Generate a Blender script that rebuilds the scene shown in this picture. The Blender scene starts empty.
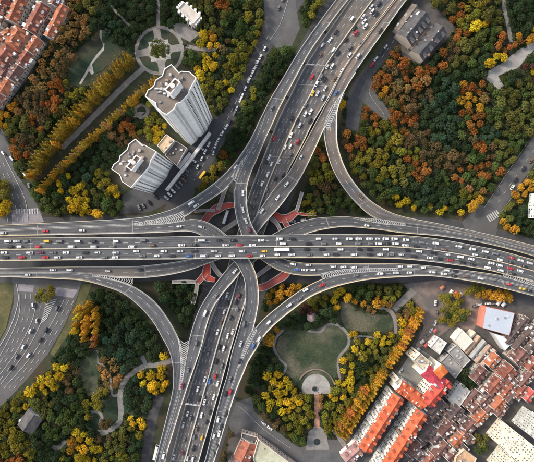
import bpy, bmesh, math, random
import numpy as np
from mathutils import Vector, Matrix, Quaternion
from mathutils.geometry import tessellate_polygon

random.seed(11)
rng = np.random.default_rng(5)
SC = bpy.context.scene
COL = SC.collection
R = math.radians

# ------------------------------------------------------------------ camera
FPX, CX, CY, HC = 430.0, 267.0, 231.0, 340.0
NX, NY = 255.0, 224.0                       # where the plumb line below the drone meets the picture
cam = bpy.data.cameras.new('camera')
cam.lens = 36.0 * FPX / 534.0
cam.sensor_width = 36.0
cam.clip_start = 1.0
cam.clip_end = 20000
camo = bpy.data.objects.new('camera', cam)
COL.objects.link(camo)
_down = Vector(((NX - CX) / FPX, -(NY - CY) / FPX, -1)).normalized()
QC = _down.rotation_difference(Vector((0, 0, -1)))
camo.rotation_mode = 'QUATERNION'
camo.rotation_quaternion = QC
camo.location = (0, 0, HC)
SC.camera = camo

def U(px, py, z=0.0):
    """ground survey: the point at height z under a picture position"""
    d = QC @ Vector(((px - CX) / FPX, -(py - CY) / FPX, -1))
    t = (z - HC) / d.z
    return Vector((d.x * t, d.y * t, z))

# ------------------------------------------------------------------ sky, sun, exposure
SUN_TO = Vector((-0.82, 0.42, 0)).normalized()
SUN_EL = R(33)
world = bpy.data.worlds.new('World')
SC.world = world
world.use_nodes = True
wn = world.node_tree.nodes
sky = wn.new('ShaderNodeTexSky')
sky.sky_type = 'NISHITA'
sky.sun_disc = False
sky.sun_elevation = SUN_EL
sky.sun_rotation = math.atan2(SUN_TO.x, SUN_TO.y)
sky.air_density = 1.0
sky.dust_density = 3.0
sky.ozone_density = 1.2
wn['Background'].inputs[1].default_value = 0.15
whs = wn.new('ShaderNodeHueSaturation')      # hazy city sky: paler than clear air
whs.inputs['Saturation'].default_value = 0.48
world.node_tree.links.new(sky.outputs[0], whs.inputs['Color'])
world.node_tree.links.new(whs.outputs[0], wn['Background'].inputs[0])
sl = bpy.data.lights.new('sun', 'SUN')
sl.energy = 1.9
sl.angle = R(9)
sl.color = (1.0, 0.86, 0.68)
so = bpy.data.objects.new('sun', sl)
COL.objects.link(so)
_v = Vector((SUN_TO.x * math.cos(SUN_EL), SUN_TO.y * math.cos(SUN_EL), math.sin(SUN_EL)))
so.rotation_mode = 'QUATERNION'
so.rotation_quaternion = _v.to_track_quat('Z', 'Y')
so.location = (-300, 150, 400)
SC.view_settings.view_transform = 'Standard'
SC.view_settings.look = 'None'
SC.view_settings.gamma = 1
SC.view_settings.exposure = 1.08
SC.cycles.max_bounces = 6
SC.cycles.diffuse_bounces = 3
SC.cycles.transparent_max_bounces = 4

# ------------------------------------------------------------------ materials
MATS = {}
def _new(name):
    m = bpy.data.materials.new(name)
    m.use_nodes = True
    nt = m.node_tree
    return m, nt, nt.nodes, nt.links, nt.nodes['Principled BSDF']

def mat(name, c1, c2=None, scale=0.3, rough=0.8, detail=6, c3=None, scale2=0.03, objcol=False,
        bump=0.0, spec=0.3, metal=0.0, island=0.0, stripes=0.0, fine=0.16, finescale=1.3, lane=0.0):
    """procedural surface: two noise octaves mix two or three colours; objcol multiplies the object's own colour"""
    if name in MATS:
        return MATS[name]
    m, nt, N, L, b = _new(name)
    b.inputs['Roughness'].default_value = rough
    b.inputs['Specular IOR Level'].default_value = spec
    b.inputs['Metallic'].default_value = metal
    c2 = c2 or c1
    geo = N.new('ShaderNodeNewGeometry')
    n1 = N.new('ShaderNodeTexNoise'); n1.inputs['Scale'].default_value = scale
    n1.inputs['Detail'].default_value = detail; n1.inputs['Roughness'].default_value = 0.65
    L.new(geo.outputs['Position'], n1.inputs['Vector'])
    rp = N.new('ShaderNodeValToRGB')
    rp.color_ramp.elements[0].position = 0.34; rp.color_ramp.elements[1].position = 0.66
    rp.color_ramp.elements[0].color = (*c1, 1); rp.color_ramp.elements[1].color = (*c2, 1)
    L.new(n1.outputs['Fac'], rp.inputs['Fac'])
    out = rp.outputs['Color']
    def mix(kind, fac, a, bb):
        x = N.new('ShaderNodeMix'); x.data_type = 'RGBA'; x.blend_type = kind
        if isinstance(fac, float): x.inputs[0].default_value = fac
        else: L.new(fac, x.inputs[0])
        for s, v in ((6, a), (7, bb)):
            if isinstance(v, tuple): x.inputs[s].default_value = (*v, 1)
            else: L.new(v, x.inputs[s])
        return x.outputs[2]
    if fine:
        n3 = N.new('ShaderNodeTexNoise'); n3.inputs['Scale'].default_value = finescale; n3.inputs['Detail'].default_value = 4; n3.inputs['Roughness'].default_value = 0.7
        L.new(geo.outputs['Position'], n3.inputs['Vector'])
        m3 = N.new('ShaderNodeMapRange'); m3.inputs['From Min'].default_value = 0.3; m3.inputs['From Max'].default_value = 0.7
        m3.inputs['To Min'].default_value = 1-fine; m3.inputs['To Max'].default_value = 1+fine
        L.new(n3.outputs['Fac'], m3.inputs['Value'])
    if c3:
        n2 = N.new('ShaderNodeTexNoise'); n2.inputs['Scale'].default_value = scale2
        n2.inputs['Detail'].default_value = 3
        L.new(geo.outputs['Position'], n2.inputs['Vector'])
        mr = N.new('ShaderNodeMapRange'); mr.inputs['From Min'].default_value = 0.48; mr.inputs['From Max'].default_value = 0.62
        L.new(n2.outputs['Fac'], mr.inputs['Value'])
        out = mix('MIX', mr.outputs[0], out, c3)
    if fine:
        out = mix('MULTIPLY', 1.0, out, m3.outputs[0])
    if lane:
        uv = N.new('ShaderNodeUVMap'); mp = N.new('ShaderNodeMapping'); mp.inputs['Scale'].default_value = (1.1,0.018,1)
        L.new(uv.outputs[0], mp.inputs['Vector'])
        n4 = N.new('ShaderNodeTexNoise'); n4.inputs['Scale'].default_value = 1.0; n4.inputs['Detail'].default_value = 5; L.new(mp.outputs[0], n4.inputs['Vector'])
        m4 = N.new('ShaderNodeMapRange'); m4.inputs['From Min'].default_value = 0.32; m4.inputs['From Max'].default_value = 0.68; m4.inputs['To Min'].default_value = 1-lane; m4.inputs['To Max'].default_value = 1+lane
        L.new(n4.outputs['Fac'], m4.inputs['Value'])
        out = mix('MULTIPLY', 1.0, out, m4.outputs[0])
    if stripes:
        tc = N.new('ShaderNodeTexCoord')
        w = N.new('ShaderNodeTexWave'); w.inputs['Scale'].default_value = stripes; w.bands_direction = 'X'
        w.inputs['Distortion'].default_value = 1.0; w.inputs['Detail'].default_value = 2
        L.new(tc.outputs['Object'], w.inputs['Vector'])
        mr = N.new('ShaderNodeMapRange'); mr.inputs['To Min'].default_value = 0.62; mr.inputs['To Max'].default_value = 1.1
        L.new(w.outputs['Fac'], mr.inputs['Value'])
        out = mix('MULTIPLY', 1.0, out, mr.outputs[0])
    if objcol:
        oi = N.new('ShaderNodeObjectInfo')
        out = mix('MULTIPLY', 1.0, out, oi.outputs['Color'])
    if island:
        mr = N.new('ShaderNodeMapRange'); mr.inputs['To Min'].default_value = 1 - island; mr.inputs['To Max'].default_value = 1 + island
        L.new(geo.outputs['Random Per Island'], mr.inputs['Value'])
        out = mix('MULTIPLY', 1.0, out, mr.outputs[0])
    L.new(out, b.inputs['Base Color'])
    if bump:
        bp = N.new('ShaderNodeBump'); bp.inputs['Strength'].default_value = bump; bp.inputs['Distance'].default_value = 0.2
        L.new(n1.outputs['Fac'], bp.inputs['Height']); L.new(bp.outputs['Normal'], b.inputs['Normal'])
    MATS[name] = m
    return m

def leaf_mat(name):
    m, nt, N, L, b = _new(name)
    N.remove(b)
    oi = N.new('ShaderNodeObjectInfo'); geo = N.new('ShaderNodeNewGeometry')
    mr = N.new('ShaderNodeMapRange'); mr.inputs['To Min'].default_value = 0.5; mr.inputs['To Max'].default_value = 1.45
    L.new(geo.outputs['Random Per Island'], mr.inputs['Value'])
    x = N.new('ShaderNodeMix'); x.data_type = 'RGBA'; x.blend_type = 'MULTIPLY'; x.inputs[0].default_value = 1
    L.new(oi.outputs['Color'], x.inputs[6]); L.new(mr.outputs[0], x.inputs[7])
    # some leaves turn: hue drift between clumps
    nz = N.new('ShaderNodeTexNoise'); nz.inputs['Scale'].default_value = 0.45; nz.inputs['Detail'].default_value = 2
    L.new(geo.outputs['Position'], nz.inputs['Vector'])
    hs = N.new('ShaderNodeHueSaturation')
    mh = N.new('ShaderNodeMapRange'); mh.inputs['From Min'].default_value = 0.3; mh.inputs['From Max'].default_value = 0.7
    mh.inputs['To Min'].default_value = 0.475; mh.inputs['To Max'].default_value = 0.525
    L.new(nz.outputs['Fac'], mh.inputs['Value']); L.new(mh.outputs[0], hs.inputs['Hue'])
    hs.inputs['Saturation'].default_value = 1.0
    nv = N.new('ShaderNodeTexNoise'); nv.inputs['Scale'].default_value = 0.9; nv.inputs['Detail'].default_value = 2
    L.new(geo.outputs['Position'], nv.inputs['Vector'])
    mv = N.new('ShaderNodeMapRange'); mv.inputs['From Min'].default_value = 0.3; mv.inputs['From Max'].default_value = 0.7
    mv.inputs['To Min'].default_value = 0.72; mv.inputs['To Max'].default_value = 1.32
    L.new(nv.outputs['Fac'], mv.inputs['Value']); L.new(mv.outputs[0], hs.inputs['Value'])
    L.new(x.outputs[2], hs.inputs['Color'])
    d = N.new('ShaderNodeBsdfDiffuse'); t = N.new('ShaderNodeBsdfTranslucent')
    L.new(hs.outputs['Color'], d.inputs['Color']); L.new(hs.outputs['Color'], t.inputs['Color'])
    ms = N.new('ShaderNodeMixShader'); ms.inputs[0].default_value = 0.28
    L.new(d.outputs[0], ms.inputs[1]); L.new(t.outputs[0], ms.inputs[2])
    L.new(ms.outputs[0], N['Material Output'].inputs['Surface'])
    MATS[name] = m
    return m

ASPH = mat('asphalt', (0.057, 0.060, 0.067), (0.082, 0.085, 0.093), 0.12, 0.85, 8, (0.068, 0.071, 0.076), 0.02, bump=0.05, lane=.34)
ASPH_T = mat('asphalt_tan', (0.129, 0.101, 0.082), (0.190, 0.150, 0.120), 0.10, 0.85, 8, (0.114, 0.099, 0.090), 0.03, bump=0.05)  # tan tone puts the warm light cast into the asphalt colour
ASPH_M = mat('asphalt_worn_warm', (0.067, 0.067, 0.072), (0.098, 0.096, 0.099), 0.08, 0.85, 8, (0.110, 0.098, 0.089), 0.02, bump=0.05, lane=.34)  # worn grey; the brownish third colour carries a slight warm light tint
ASPH_G = mat('asphalt_ground', (0.039, 0.041, 0.045), (0.066, 0.067, 0.072), 0.10, 0.9, 8, (0.051, 0.049, 0.053), 0.03)
CONC = mat('concrete', (0.22, 0.205, 0.18), (0.32, 0.30, 0.265), 0.25, 0.85, 6)
PARA = mat('parapet_concrete', (0.34, 0.33, 0.31), (0.48, 0.465, 0.43), 0.15, 0.8, 6, (0.48, 0.41, 0.28), 0.015)
WHITE = mat('road_paint', (0.22, 0.22, 0.22), (0.46, 0.46, 0.45), 0.3, 0.75)
YELP = mat('yellow_paint', (0.50, 0.32, 0.05), (0.62, 0.42, 0.08), 0.5, 0.7)
JOINT = mat('joint_steel', (0.16, 0.16, 0.165), (0.24, 0.24, 0.24), 0.6, 0.6)
SOIL = mat('soil', (0.018, 0.026, 0.014), (0.040, 0.046, 0.022), 0.25, 0.95, 8, (0.040, 0.032, 0.020), 0.05)
LAWN = mat('lawn', (0.017, 0.031, 0.016), (0.050, 0.060, 0.032), 0.07, 0.95, 10, (0.088, 0.082, 0.058), 0.045, fine=.45, finescale=.8)
LAWN_D = mat('lawn_dark', (0.013, 0.026, 0.015), (0.022, 0.036, 0.020), 0.12, 0.95, 9, (0.034, 0.036, 0.022), 0.05, fine=.35, finescale=.8)
VERGE = mat('verge_grass', (0.055, 0.06, 0.024), (0.105, 0.09, 0.04), 0.25, 0.95, 8, (0.045, 0.05, 0.022), 0.06, fine=.3)
PAVE = mat('paving', (0.133, 0.129, 0.125), (0.211, 0.203, 0.195), 0.3, 0.85, 8, (0.164, 0.152, 0.140), 0.07)
PAVE_L = mat('paving_light', (0.218, 0.215, 0.207), (0.312, 0.300, 0.285), 0.25, 0.85, 8, (0.203, 0.191, 0.179), 0.09)
PAVE_B = mat('paving_brick', (0.13, 0.098, 0.084), (0.21, 0.165, 0.14), 0.16, 0.85, 9, (0.10, 0.092, 0.09), 0.06)
PAVE_V = mat('paving_violet', (0.164, 0.152, 0.172), (0.234, 0.218, 0.234), 0.3, 0.85, 5)
YARD = mat('yard_concrete', (0.048, 0.047, 0.047), (0.098, 0.092, 0.087), 0.16, 0.9, 9, (0.078, 0.066, 0.061), 0.05)
BRICKP = mat('red_brick_path', (0.30, 0.15, 0.10), (0.42, 0.23, 0.16), 0.3, 0.85, 6)
REDDECK = mat('red_deck', (0.24, 0.032, 0.022), (0.34, 0.052, 0.032), 0.12, 0.8, 8, (0.20, 0.05, 0.045), 0.06, fine=.25)
RAIL = mat('rail_metal', (0.24, 0.23, 0.23), (0.34, 0.33, 0.33), 0.5, 0.5)
TRUNK = mat('bark', (0.07, 0.05, 0.035), (0.12, 0.09, 0.065), 1.5, 0.95)
LEAF = leaf_mat('leaves')
PAINT = mat('car_paint', (1, 1, 1), (1, 1, 1), 1, 0.3, objcol=True, spec=0.5, fine=0.04)
GLASS = mat('car_glass', (0.012, 0.015, 0.02), (0.02, 0.024, 0.03), 1, 0.08, spec=0.6)
TYRE = mat('tyre', (0.018, 0.018, 0.018), (0.03, 0.03, 0.03), 2, 0.9)
TILE = mat('roof_tile', (0.72, 0.72, 0.72), (1.12, 1.1, 1.08), 0.35, 0.85, 8, (0.62, 0.60, 0.62), 0.25, objcol=True, stripes=1.3, bump=0.2)
FLATR = mat('flat_roof', (0.72, 0.72, 0.72), (1.15, 1.1, 1.05), 0.22, 0.9, 8, (0.78, 0.72, 0.66), 0.09, objcol=True)
WALL = mat('plaster', (0.86, 0.86, 0.86), (1.06, 1.05, 1.03), 0.25, 0.85, 6, objcol=True)
WINDOW = mat('window_glass', (0.035, 0.042, 0.05), (0.07, 0.08, 0.09), 0.8, 0.15, spec=0.6)
METAL = mat('sheet_metal', (0.80, 0.82, 0.85), (1.0, 1.0, 1.0), 0.12, 0.55, 6, (0.86, 0.87, 0.9), 0.04, objcol=True, spec=0.4)
WATER = mat('pond_water', (0.012, 0.018, 0.02), (0.02, 0.026, 0.026), 0.3, 0.08, spec=0.6)
CLOTH = mat('awning_cloth', (0.85, 0.85, 0.85), (1.05, 1.05, 1.05), 0.6, 0.85, objcol=True)

# ------------------------------------------------------------------ builders
class MB:
    def __init__(s):
        s.v, s.f, s.m = [], [], []
    def add(s, vs, fs, mi=0):
        o = len(s.v); s.v.extend(Vector(v) for v in vs)
        for f in fs:
            s.f.append(tuple(i + o for i in f)); s.m.append(mi)
    def quad(s, a, b, c, d, mi=0): s.add((a, b, c, d), ((0, 1, 2, 3),), mi)
    def box(s, lo, hi, mi=0, M=None):
        x0, y0, z0 = lo; x1, y1, z1 = hi
        vs = [Vector(p) for p in ((x0,y0,z0),(x1,y0,z0),(x1,y1,z0),(x0,y1,z0),(x0,y0,z1),(x1,y0,z1),(x1,y1,z1),(x0,y1,z1))]
        if M: vs = [M @ p for p in vs]
        s.add(vs, ((3,2,1,0),(4,5,6,7),(0,1,5,4),(1,2,6,5),(2,3,7,6),(3,0,4,7)), mi)
    def prism(s, poly, z0, z1, mi=0, mtop=None, bottom=True):
        p = [(q[0], q[1]) for q in poly]
        if sum(p[i-1][0]*p[i][1]-p[i][0]*p[i-1][1] for i in range(len(p))) < 0: p = p[::-1]
        n = len(p)
        s.add([(x,y,z0) for x,y in p] + [(x,y,z1) for x,y in p], [(i,(i+1)%n,(i+1)%n+n,i+n) for i in range(n)], mi)
        tr = tessellate_polygon([[Vector((x,y,0)) for x,y in p]])
        def up(t):
            a,b,c = (p[i] for i in t)
            return t if (b[0]-a[0])*(c[1]-a[1])-(b[1]-a[1])*(c[0]-a[0]) > 0 else t[::-1]
        tr = [up(tuple(t)) for t in tr]
        s.add([(x,y,z1) for x,y in p], tr, mi if mtop is None else mtop)
        if bottom: s.add([(x,y,z0) for x,y in p], [t[::-1] for t in tr], mi)
    def sheet(s, poly, z, mi=0):
        p = [(q[0], q[1]) for q in poly]
        tr = tessellate_polygon([[Vector((x,y,0)) for x,y in p]])
        def up(t):
            a,b,c = (p[i] for i in t)
            return t if (b[0]-a[0])*(c[1]-a[1])-(b[1]-a[1])*(c[0]-a[0]) > 0 else t[::-1]
        s.add([(x,y,z) for x,y in p], [up(tuple(t)) for t in tr], mi)
    def cyl(s, c, r0, r1, z0, z1, n=8, mi=0):
        vs = [(c[0]+r*math.cos(2*math.pi*i/n), c[1]+r*math.sin(2*math.pi*i/n), z) for r, z in ((r0,z0),(r1,z1)) for i in range(n)]
        s.add(vs, [(i,(i+1)%n,(i+1)%n+n,i+n) for i in range(n)] + [tuple(range(n))[::-1], tuple(range(n,2*n))], mi)
    def mesh(s, name, mats, off=Vector((0,0,0))):
        me = bpy.data.meshes.new(name)
        me.from_pydata([tuple(v - off) for v in s.v], [], s.f)
        for m in (mats if isinstance(mats, (list, tuple)) else [mats]): me.materials.append(m)
        if any(s.m): me.polygons.foreach_set('material_index', s.m)
        me.update()
        return me

ROOT = {}
def link(name, me, parent=None, color=None):
    o = bpy.data.objects.new(name, me)
    COL.objects.link(o)
    if parent is not None: o.parent = parent
    if color: o.color = (*color, 1)
    return o
def tag(o, label=None, cat=None, group=None, kind=None):
    if label: o['label'] = label
    if cat: o['category'] = cat
    if group: o['group'] = group
    if kind: o['kind'] = kind
    return o
def thing(name, label, cat, loc=(0,0,0), rz=0.0, group=None):
    o = bpy.data.objects.new(name, None)
    o.empty_display_size = 1
    COL.objects.link(o)
    o.location = loc; o.rotation_euler = (0, 0, rz)
    ROOT[o.name] = Vector(loc)
    return tag(o, label, cat, group)
def part(name, mb, mats, root, parent=None, color=None, kind=None):
    """a part given in world coordinates under an unrotated thing"""
    o = link(name, mb.mesh(name, mats, ROOT[root.name]), parent or root, color)
    if kind: o['kind'] = kind
    return o
def lpart(name, mb, mats, parent, color=None, kind=None):
    """a part given in the thing's own coordinates"""
    o = link(name, mb.mesh(name, mats), parent, color)
    if kind: o['kind'] = kind
    return o
def struct(name, mb, mats, color=None):
    o = link(name, mb.mesh(name, mats), None, color)
    o['kind'] = 'structure'
    return o
def ordn(n):
    return f"{n}{'th' if 10 <= n % 100 <= 20 else {1:'st',2:'nd',3:'rd'}.get(n % 10, 'th')}"

# ------------------------------------------------------------------ survey mask (where nothing may be planted)
MX0, MY0, MW, MH = -24, -24, 584, 512
MASK = np.zeros((MH, MW), bool)
GY, GX = np.mgrid[0:MH, 0:MW]
GX = GX + MX0 + 0.5; GY = GY + MY0 + 0.5
def inpoly(poly, X=None, Y=None):
    X = GX if X is None else X; Y = GY if Y is None else Y
    ins = np.zeros(np.shape(X), bool)
    n = len(poly)
    for i in range(n):
        x0, y0 = poly[i - 1]; x1, y1 = poly[i]
        if y0 == y1: continue
        c = ((y0 > Y) != (y1 > Y)) & (X < (x1 - x0) * (Y - y0) / (y1 - y0) + x0)
        ins ^= c
    return ins
def block(poly):
    global MASK
    MASK |= inpoly(poly)
def smooth(pts, n=6, closed=False):
    """Catmull-Rom through points of any dimension"""
    P = [tuple(map(float, p)) for p in pts]
    out = []
    m = len(P)
    rngi = range(m) if closed else range(m - 1)
    for i in rngi:
        if closed: a, b, c, d = P[i-1], P[i], P[(i+1) % m], P[(i+2) % m]
        else: a, b, c, d = P[max(i-1,0)], P[i], P[i+1], P[min(i+2,m-1)]
        k = n(i) if callable(n) else n
        for j in range(k):
            t = j / k
            out.append(tuple(0.5*((2*q)+(-p+r)*t+(2*p-5*q+4*r-s)*t*t+(-p+3*q-3*r+s)*t**3) for p,q,r,s in zip(a,b,c,d)))
    if not closed: out.append(P[-1])
    return out
def band(pts, w, n=5):
    """outline of a strip of width w (picture units) along points"""
    c = smooth(pts, n)
    l, r = [], []
    for i, p in enumerate(c):
        a = c[max(i-1,0)]; b = c[min(i+1,len(c)-1)]
        dx, dy = b[0]-a[0], b[1]-a[1]; d = math.hypot(dx,dy) or 1
        ww = (p[2] if len(p) > 2 else w) / 2
        l.append((p[0]-dy/d*ww, p[1]+dx/d*ww)); r.append((p[0]+dy/d*ww, p[1]-dx/d*ww))
    return l + r[::-1]
def ground(name, poly, z, m, blk=True, thick=0.0):
    mb = MB()
    w = [U(x, y, z) for x, y in poly]
    if thick: mb.prism(w, z - thick, z, 0, bottom=False)
    else: mb.sheet(w, z)
    if blk: block(poly)
    return struct(name, mb, m)

# ================================================================== THE SETTING: ground, streets, paths, lawns
mb = MB(); mb.sheet([(-4000,-4000),(4000,-4000),(4000,4000),(-4000,4000)], 0.0)
struct('ground', mb, SOIL)
_gz = [0.03]
def G(name, poly, m, blk=True):
    _gz[0] += 0.004
    return ground(name, poly, _gz[0], m, blk)

# paved city ground under the old quarters
G('yard_ground', [(-20,-20),(64,-20),(56,30),(44,50),(30,76),(8,104),(-20,120)], YARD)
G('yard_ground', [(338,446),(362,420),(398,372),(424,330),(436,285),(470,282),(556,300),(556,482),(226,482),(228,440),(242,430),(262,430),(300,460),(322,440)], YARD)
G('yard_ground', [(398,14),(424,-4),(438,8),(456,28),(424,66),(402,56)], YARD)
G('car_park', [(122,196),(168,168),(186,150),(214,118),(226,112),(214,140),(196,172),(178,198),(150,212),(120,214)], ASPH_G)
# streets
G('street', band([(-24,250),(60,250),(180,248),(300,250),(420,250),(470,256),(560,280)], 66), ASPH_G)
G('street', band([(372,-24),(338,40),(296,118),(262,190),(246,250),(222,330),(204,400),(180,480)], 62), ASPH_G)
G('street', band([(300,-24,34),(282,10,28),(268,38,17),(250,74,13),(232,110,13),(214,146,14),(192,182,16),(176,206,18),(168,226,20)], 12), ASPH_G)
G('street', [(262,-24),(296,-24),(296,6),(300,28),(292,46),(276,48),(266,34)], mat('asphalt_pale', (0.058,0.06,0.064), (0.10,0.099,0.10), 0.09, 0.9, 8, (0.08,0.077,0.076), 0.03))
G('street', band([(432,-24,9),(410,14,9),(386,50,10),(366,76,12),(356,98,16),(352,130,12)], 10), ASPH_G)
G('street', [(366,80),(372,76),(374,90),(384,104),(392,116),(386,121),(372,110),(358,98)], mat('asphalt_pale', (0,0,0)))
G('street', band([(556,118),(534,150),(512,182),(494,208),(480,226),(470,242)], 16), mat('asphalt_pale', (0,0,0)))
G('street', [(462,222),(478,204),(500,212),(496,236),(470,240)], mat('asphalt_pale', (0,0,0)))
G('street', [(-24,150),(2,128),(10,150),(14,170),(32,196),(42,214),(44,232),(-24,236),(-24,222),(6,216),(6,202),(-24,176)], mat('asphalt_pale', (0,0,0)))
G('street', [(12,278),(82,282),(76,300),(64,326),(48,354),(30,376),(6,402),(-24,424),(-24,372),(-6,352),(8,326),(14,302)], mat('asphalt_pale', (0,0,0)))
G('street', [(228,424),(236,402),(252,397),(254,411),(268,424),(296,446),(318,452),(330,478),(308,478),(262,438),(243,431),(234,436)], mat('asphalt_pale', (0,0,0)))
G('street', [(300,448),(322,440),(340,440),(346,452),(344,478),(312,478)], mat('asphalt_pale', (0,0,0)))
G('street', band([(342,456),(352,440),(372,412),(392,384),(412,354),(424,332)], 8.5), ASPH_G)
G('street', band([(150,480,9),(146,462,9),(152,420,10),(160,396,9)], 9), ASPH_G)
# pavements and paths
G('pavement', [(404,284),(440,280),(484,288),(482,308),(474,330),(450,328),(432,342),(414,350),(424,326),(414,302)], PAVE_B)
G('pavement', [(12,210),(38,208),(44,222),(30,224),(12,224)], PAVE_V)
G('pavement', [(18,284),(34,285),(33,292),(17,291)], PAVE_V)
G('pavement', [(57,287),(78,290),(73,298),(54,295)], PAVE_V)
G('verge', [(-24,300),(4,282),(14,284),(12,304),(6,328),(-4,346),(-24,362)], VERGE)
G('verge', [(82,284),(92,284),(84,304),(70,332),(54,356),(50,354),(64,328),(77,300)], VERGE)
G('path', band([(154,-24,3.4),(158,4,3.2),(158,26,3.2)], 3), PAVE)
G('path', band([(146,66,5.5),(128,82,5.5),(106,104,5.5),(84,126,5.5),(62,148,5.5)], 5), PAVE)
G('path', band([(101,30,2.5),(101,42,2.8),(105,46,2.8),(99,54,3),(92,62,3),(87,72,2.4),(80,84,2.2)], 2.5), PAVE_L)
G('path', [(86,67),(90,63),(96,70),(92,75)], PAVE_L)
G('path', band([(108,2,2),(118,14,2.4),(130,26,2)], 2), PAVE)
G('path', band([(186,46,4),(200,49,4),(216,50,3.6)], 4), PAVE)
G('path', [(172,24),(184,22),(200,34),(190,42),(178,36)], PAVE)
G('path', [(487,80),(488,71),(502,63),(518,50),(534,42),(556,32),(556,42),(534,50),(526,59),(518,68),(509,71),(498,76),(504,86),(499,90)], PAVE_L)
G('path', band([(503,-24,4),(504,6,4),(508,24,4),(511,42,4)], 4), PAVE)
G('path', band([(172,360),(158,365),(146,366),(134,372),(124,382),(120,396),(121,412),(118,424),(106,432),(100,434)], 5.4, 6), PAVE)
G('path', band([(142,356,4),(146,365,4)], 4), PAVE)
G('path', band([(106,434,5),(96,426,3),(102,418,3),(98,412,3),(90,412,2.6)], 3), PAVE)
G('path', band([(97,350,2.4),(98,362,2.4),(105,366,2.4),(110,374,2.4),(112,394,2.4),(118,395,2.4)], 2.4, 4), PAVE)
G('path', band([(66,440,4),(58,448,5),(52,446,4)], 4), PAVE)
G('lawn', [(79,362),(97,352),(98,394),(88,396),(80,380)], LAWN)
G('lawn', [(104,400),(116,398),(118,420),(106,424)], LAWN_D)
G('lawn', [(96,414),(90,418),(92,430),(102,430)], LAWN_D)
G('lawn', [(100,354),(112,352),(120,362),(112,380),(104,364)], LAWN_D, False)
G('lawn', [(80,46),(98,34),(103,44),(94,58),(86,70),(78,84),(68,84),(68,66)], LAWN_D)
G('lawn', [(106,22),(126,24),(132,40),(122,54),(100,72),(94,74),(92,64),(104,50)], LAWN_D, False)
G('lawn', smooth([(285,372),(277,354),(278,340),(286,332),(300,330),(318,328),(334,323),(346,331),(349,344),(340,360),(336,376),(330,386),(316,378),(302,388),(292,382)], 5, True), LAWN)
G('lawn', smooth([(342,300),(362,312),(390,316),(392,330),(372,332),(352,330),(342,322)], 4, True), LAWN)
G('path', band([(283,330,2.6),(276,338,2.6),(274,348,2.6),(279,358,2.6),(286,366,2.6),(282,376,2.2)], 2.4), PAVE)
G('path', band([(308,331,2.2),(320,332,2.2),(327,325,2.6),(338,325,2.6),(348,335,2.8),(348,346,2.8),(340,356,2.8),(338,366,2.6),(340,380,2.2)], 2.6), PAVE)
G('path', band([(354,338,2),(362,336,2.2),(374,338,1.8)], 2), PAVE)
G('path', band([(414,290,8),(404,300,7.5),(394,310,6)], 7), PAVE)
G('path', band([(378,308,3),(390,311,4),(395,320,4),(396,334,3)], 4), PAVE)
G('path', band([(346,448,5),(338,436,4),(332,430,3)], 4), PAVE)
G('path', [(308,433),(313,427),(322,427),(327,436),(329,450),(306,450)], PAVE)
G('brick_path', band([(317,394),(317,412),(317,428)], 5), BRICKP)
# half-round plaza in the park
pl = [(316 + 14.5*math.cos(a), 390 - 16*math.sin(a)) for a in np.linspace(-0.25, math.pi+0.25, 30)]
plaza = G('half_round_plaza', pl, PAVE_L)
# painted edge lines, lane lines and hatching on the ground streets
def lines(mb, pts, w, z, dash=None, n=10):
    c = [U(x, y, z) for x, y in smooth(pts, n)]
    acc = 0.0
    for a, b in zip(c, c[1:]):
        d = (b - a); L = d.length
        if L < 1e-4: continue
        d /= L; nrm = Vector((-d.y, d.x, 0)) * w / 2
        if dash:
            s = 0.0
            while s < L:
                ph = (acc + s) % (dash[0] + dash[1])
                if ph < dash[0]:
                    e = min(L, s + dash[0] - ph)
                    mb.quad(a + d*s - nrm, a + d*e - nrm, a + d*e + nrm, a + d*s + nrm); s = e + 1e-3
                else: s += dash[0] + dash[1] - ph
            acc += L
        else: mb.quad(a - nrm, b - nrm, b + nrm, a + nrm)
mb = MB()
zl = 0.42
for k in range(6):
    o = k * 5.2
    lines(mb, [(20+o,294),(18+o*.95,318),(2+o*.9,352),(-20+o*.8,384)], 0.3, zl, (4,5) if k not in (0,3,5) else None)
for k in range(3):
    lines(mb, [(74-k*5,300),(60-k*5,326),(40-k*5,358),(14-k*5,388)], 0.3, zl, (4,5) if k != 2 else None)
for k in range(9):
    a = U(40+k*.9, 324-k*2.8, zl+.01); b = U(47+k*1.25, 318-k*2.4, zl+.01)
    d = (b-a).normalized(); n_ = Vector((-d.y,d.x,0))*0.3
    mb.quad(a-n_, b-n_, b+n_, a+n_)
for k in range(5):
    lines(mb, [(8+k*5,222),(3+k*5.5,200),(-6+k*5,176),(-12+k*4,156)], 0.3, zl, (4,5) if k % 4 else None)
lines(mb, [(16,283),(18,302),(8,332),(-10,360)], 0.4, zl); lines(mb, [(268,36),(250,74),(232,110),(214,146),(194,180)], 0.25, zl, (3,4))
lines(mb, [(534,150),(512,182),(494,208)], 0.25, zl, (3,5))
lines(mb, [(422,-5),(398,34),(380,60)], 0.25, zl, (3,4))
for k in range(6):
    mb.quad(*(U(x,y,zl) for x,y in ((486+k*1.9,216-k*1.1),(487.2+k*1.9,215.4-k*1.1),(491.2+k*1.9,221.4-k*1.1),(490+k*1.9,222-k*1.1))))
for k in range(9):
    mb.quad(*(U(x,y,zl) for x,y in ((16+k*2.6,209),(17.3+k*2.6,209),(17.6+k*2.6,214),(16.3+k*2.6,214))))
for k in range(9):
    a, b = U(203-k*3.6,150+k*4.7,zl+.012), U(206.2-k*3.6,152.4+k*4.7,zl+.012); d = (b-a).normalized(); n_ = Vector((-d.y,d.x,0))*.07
    mb.quad(a-n_, b-n_, b+n_, a+n_)
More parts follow.
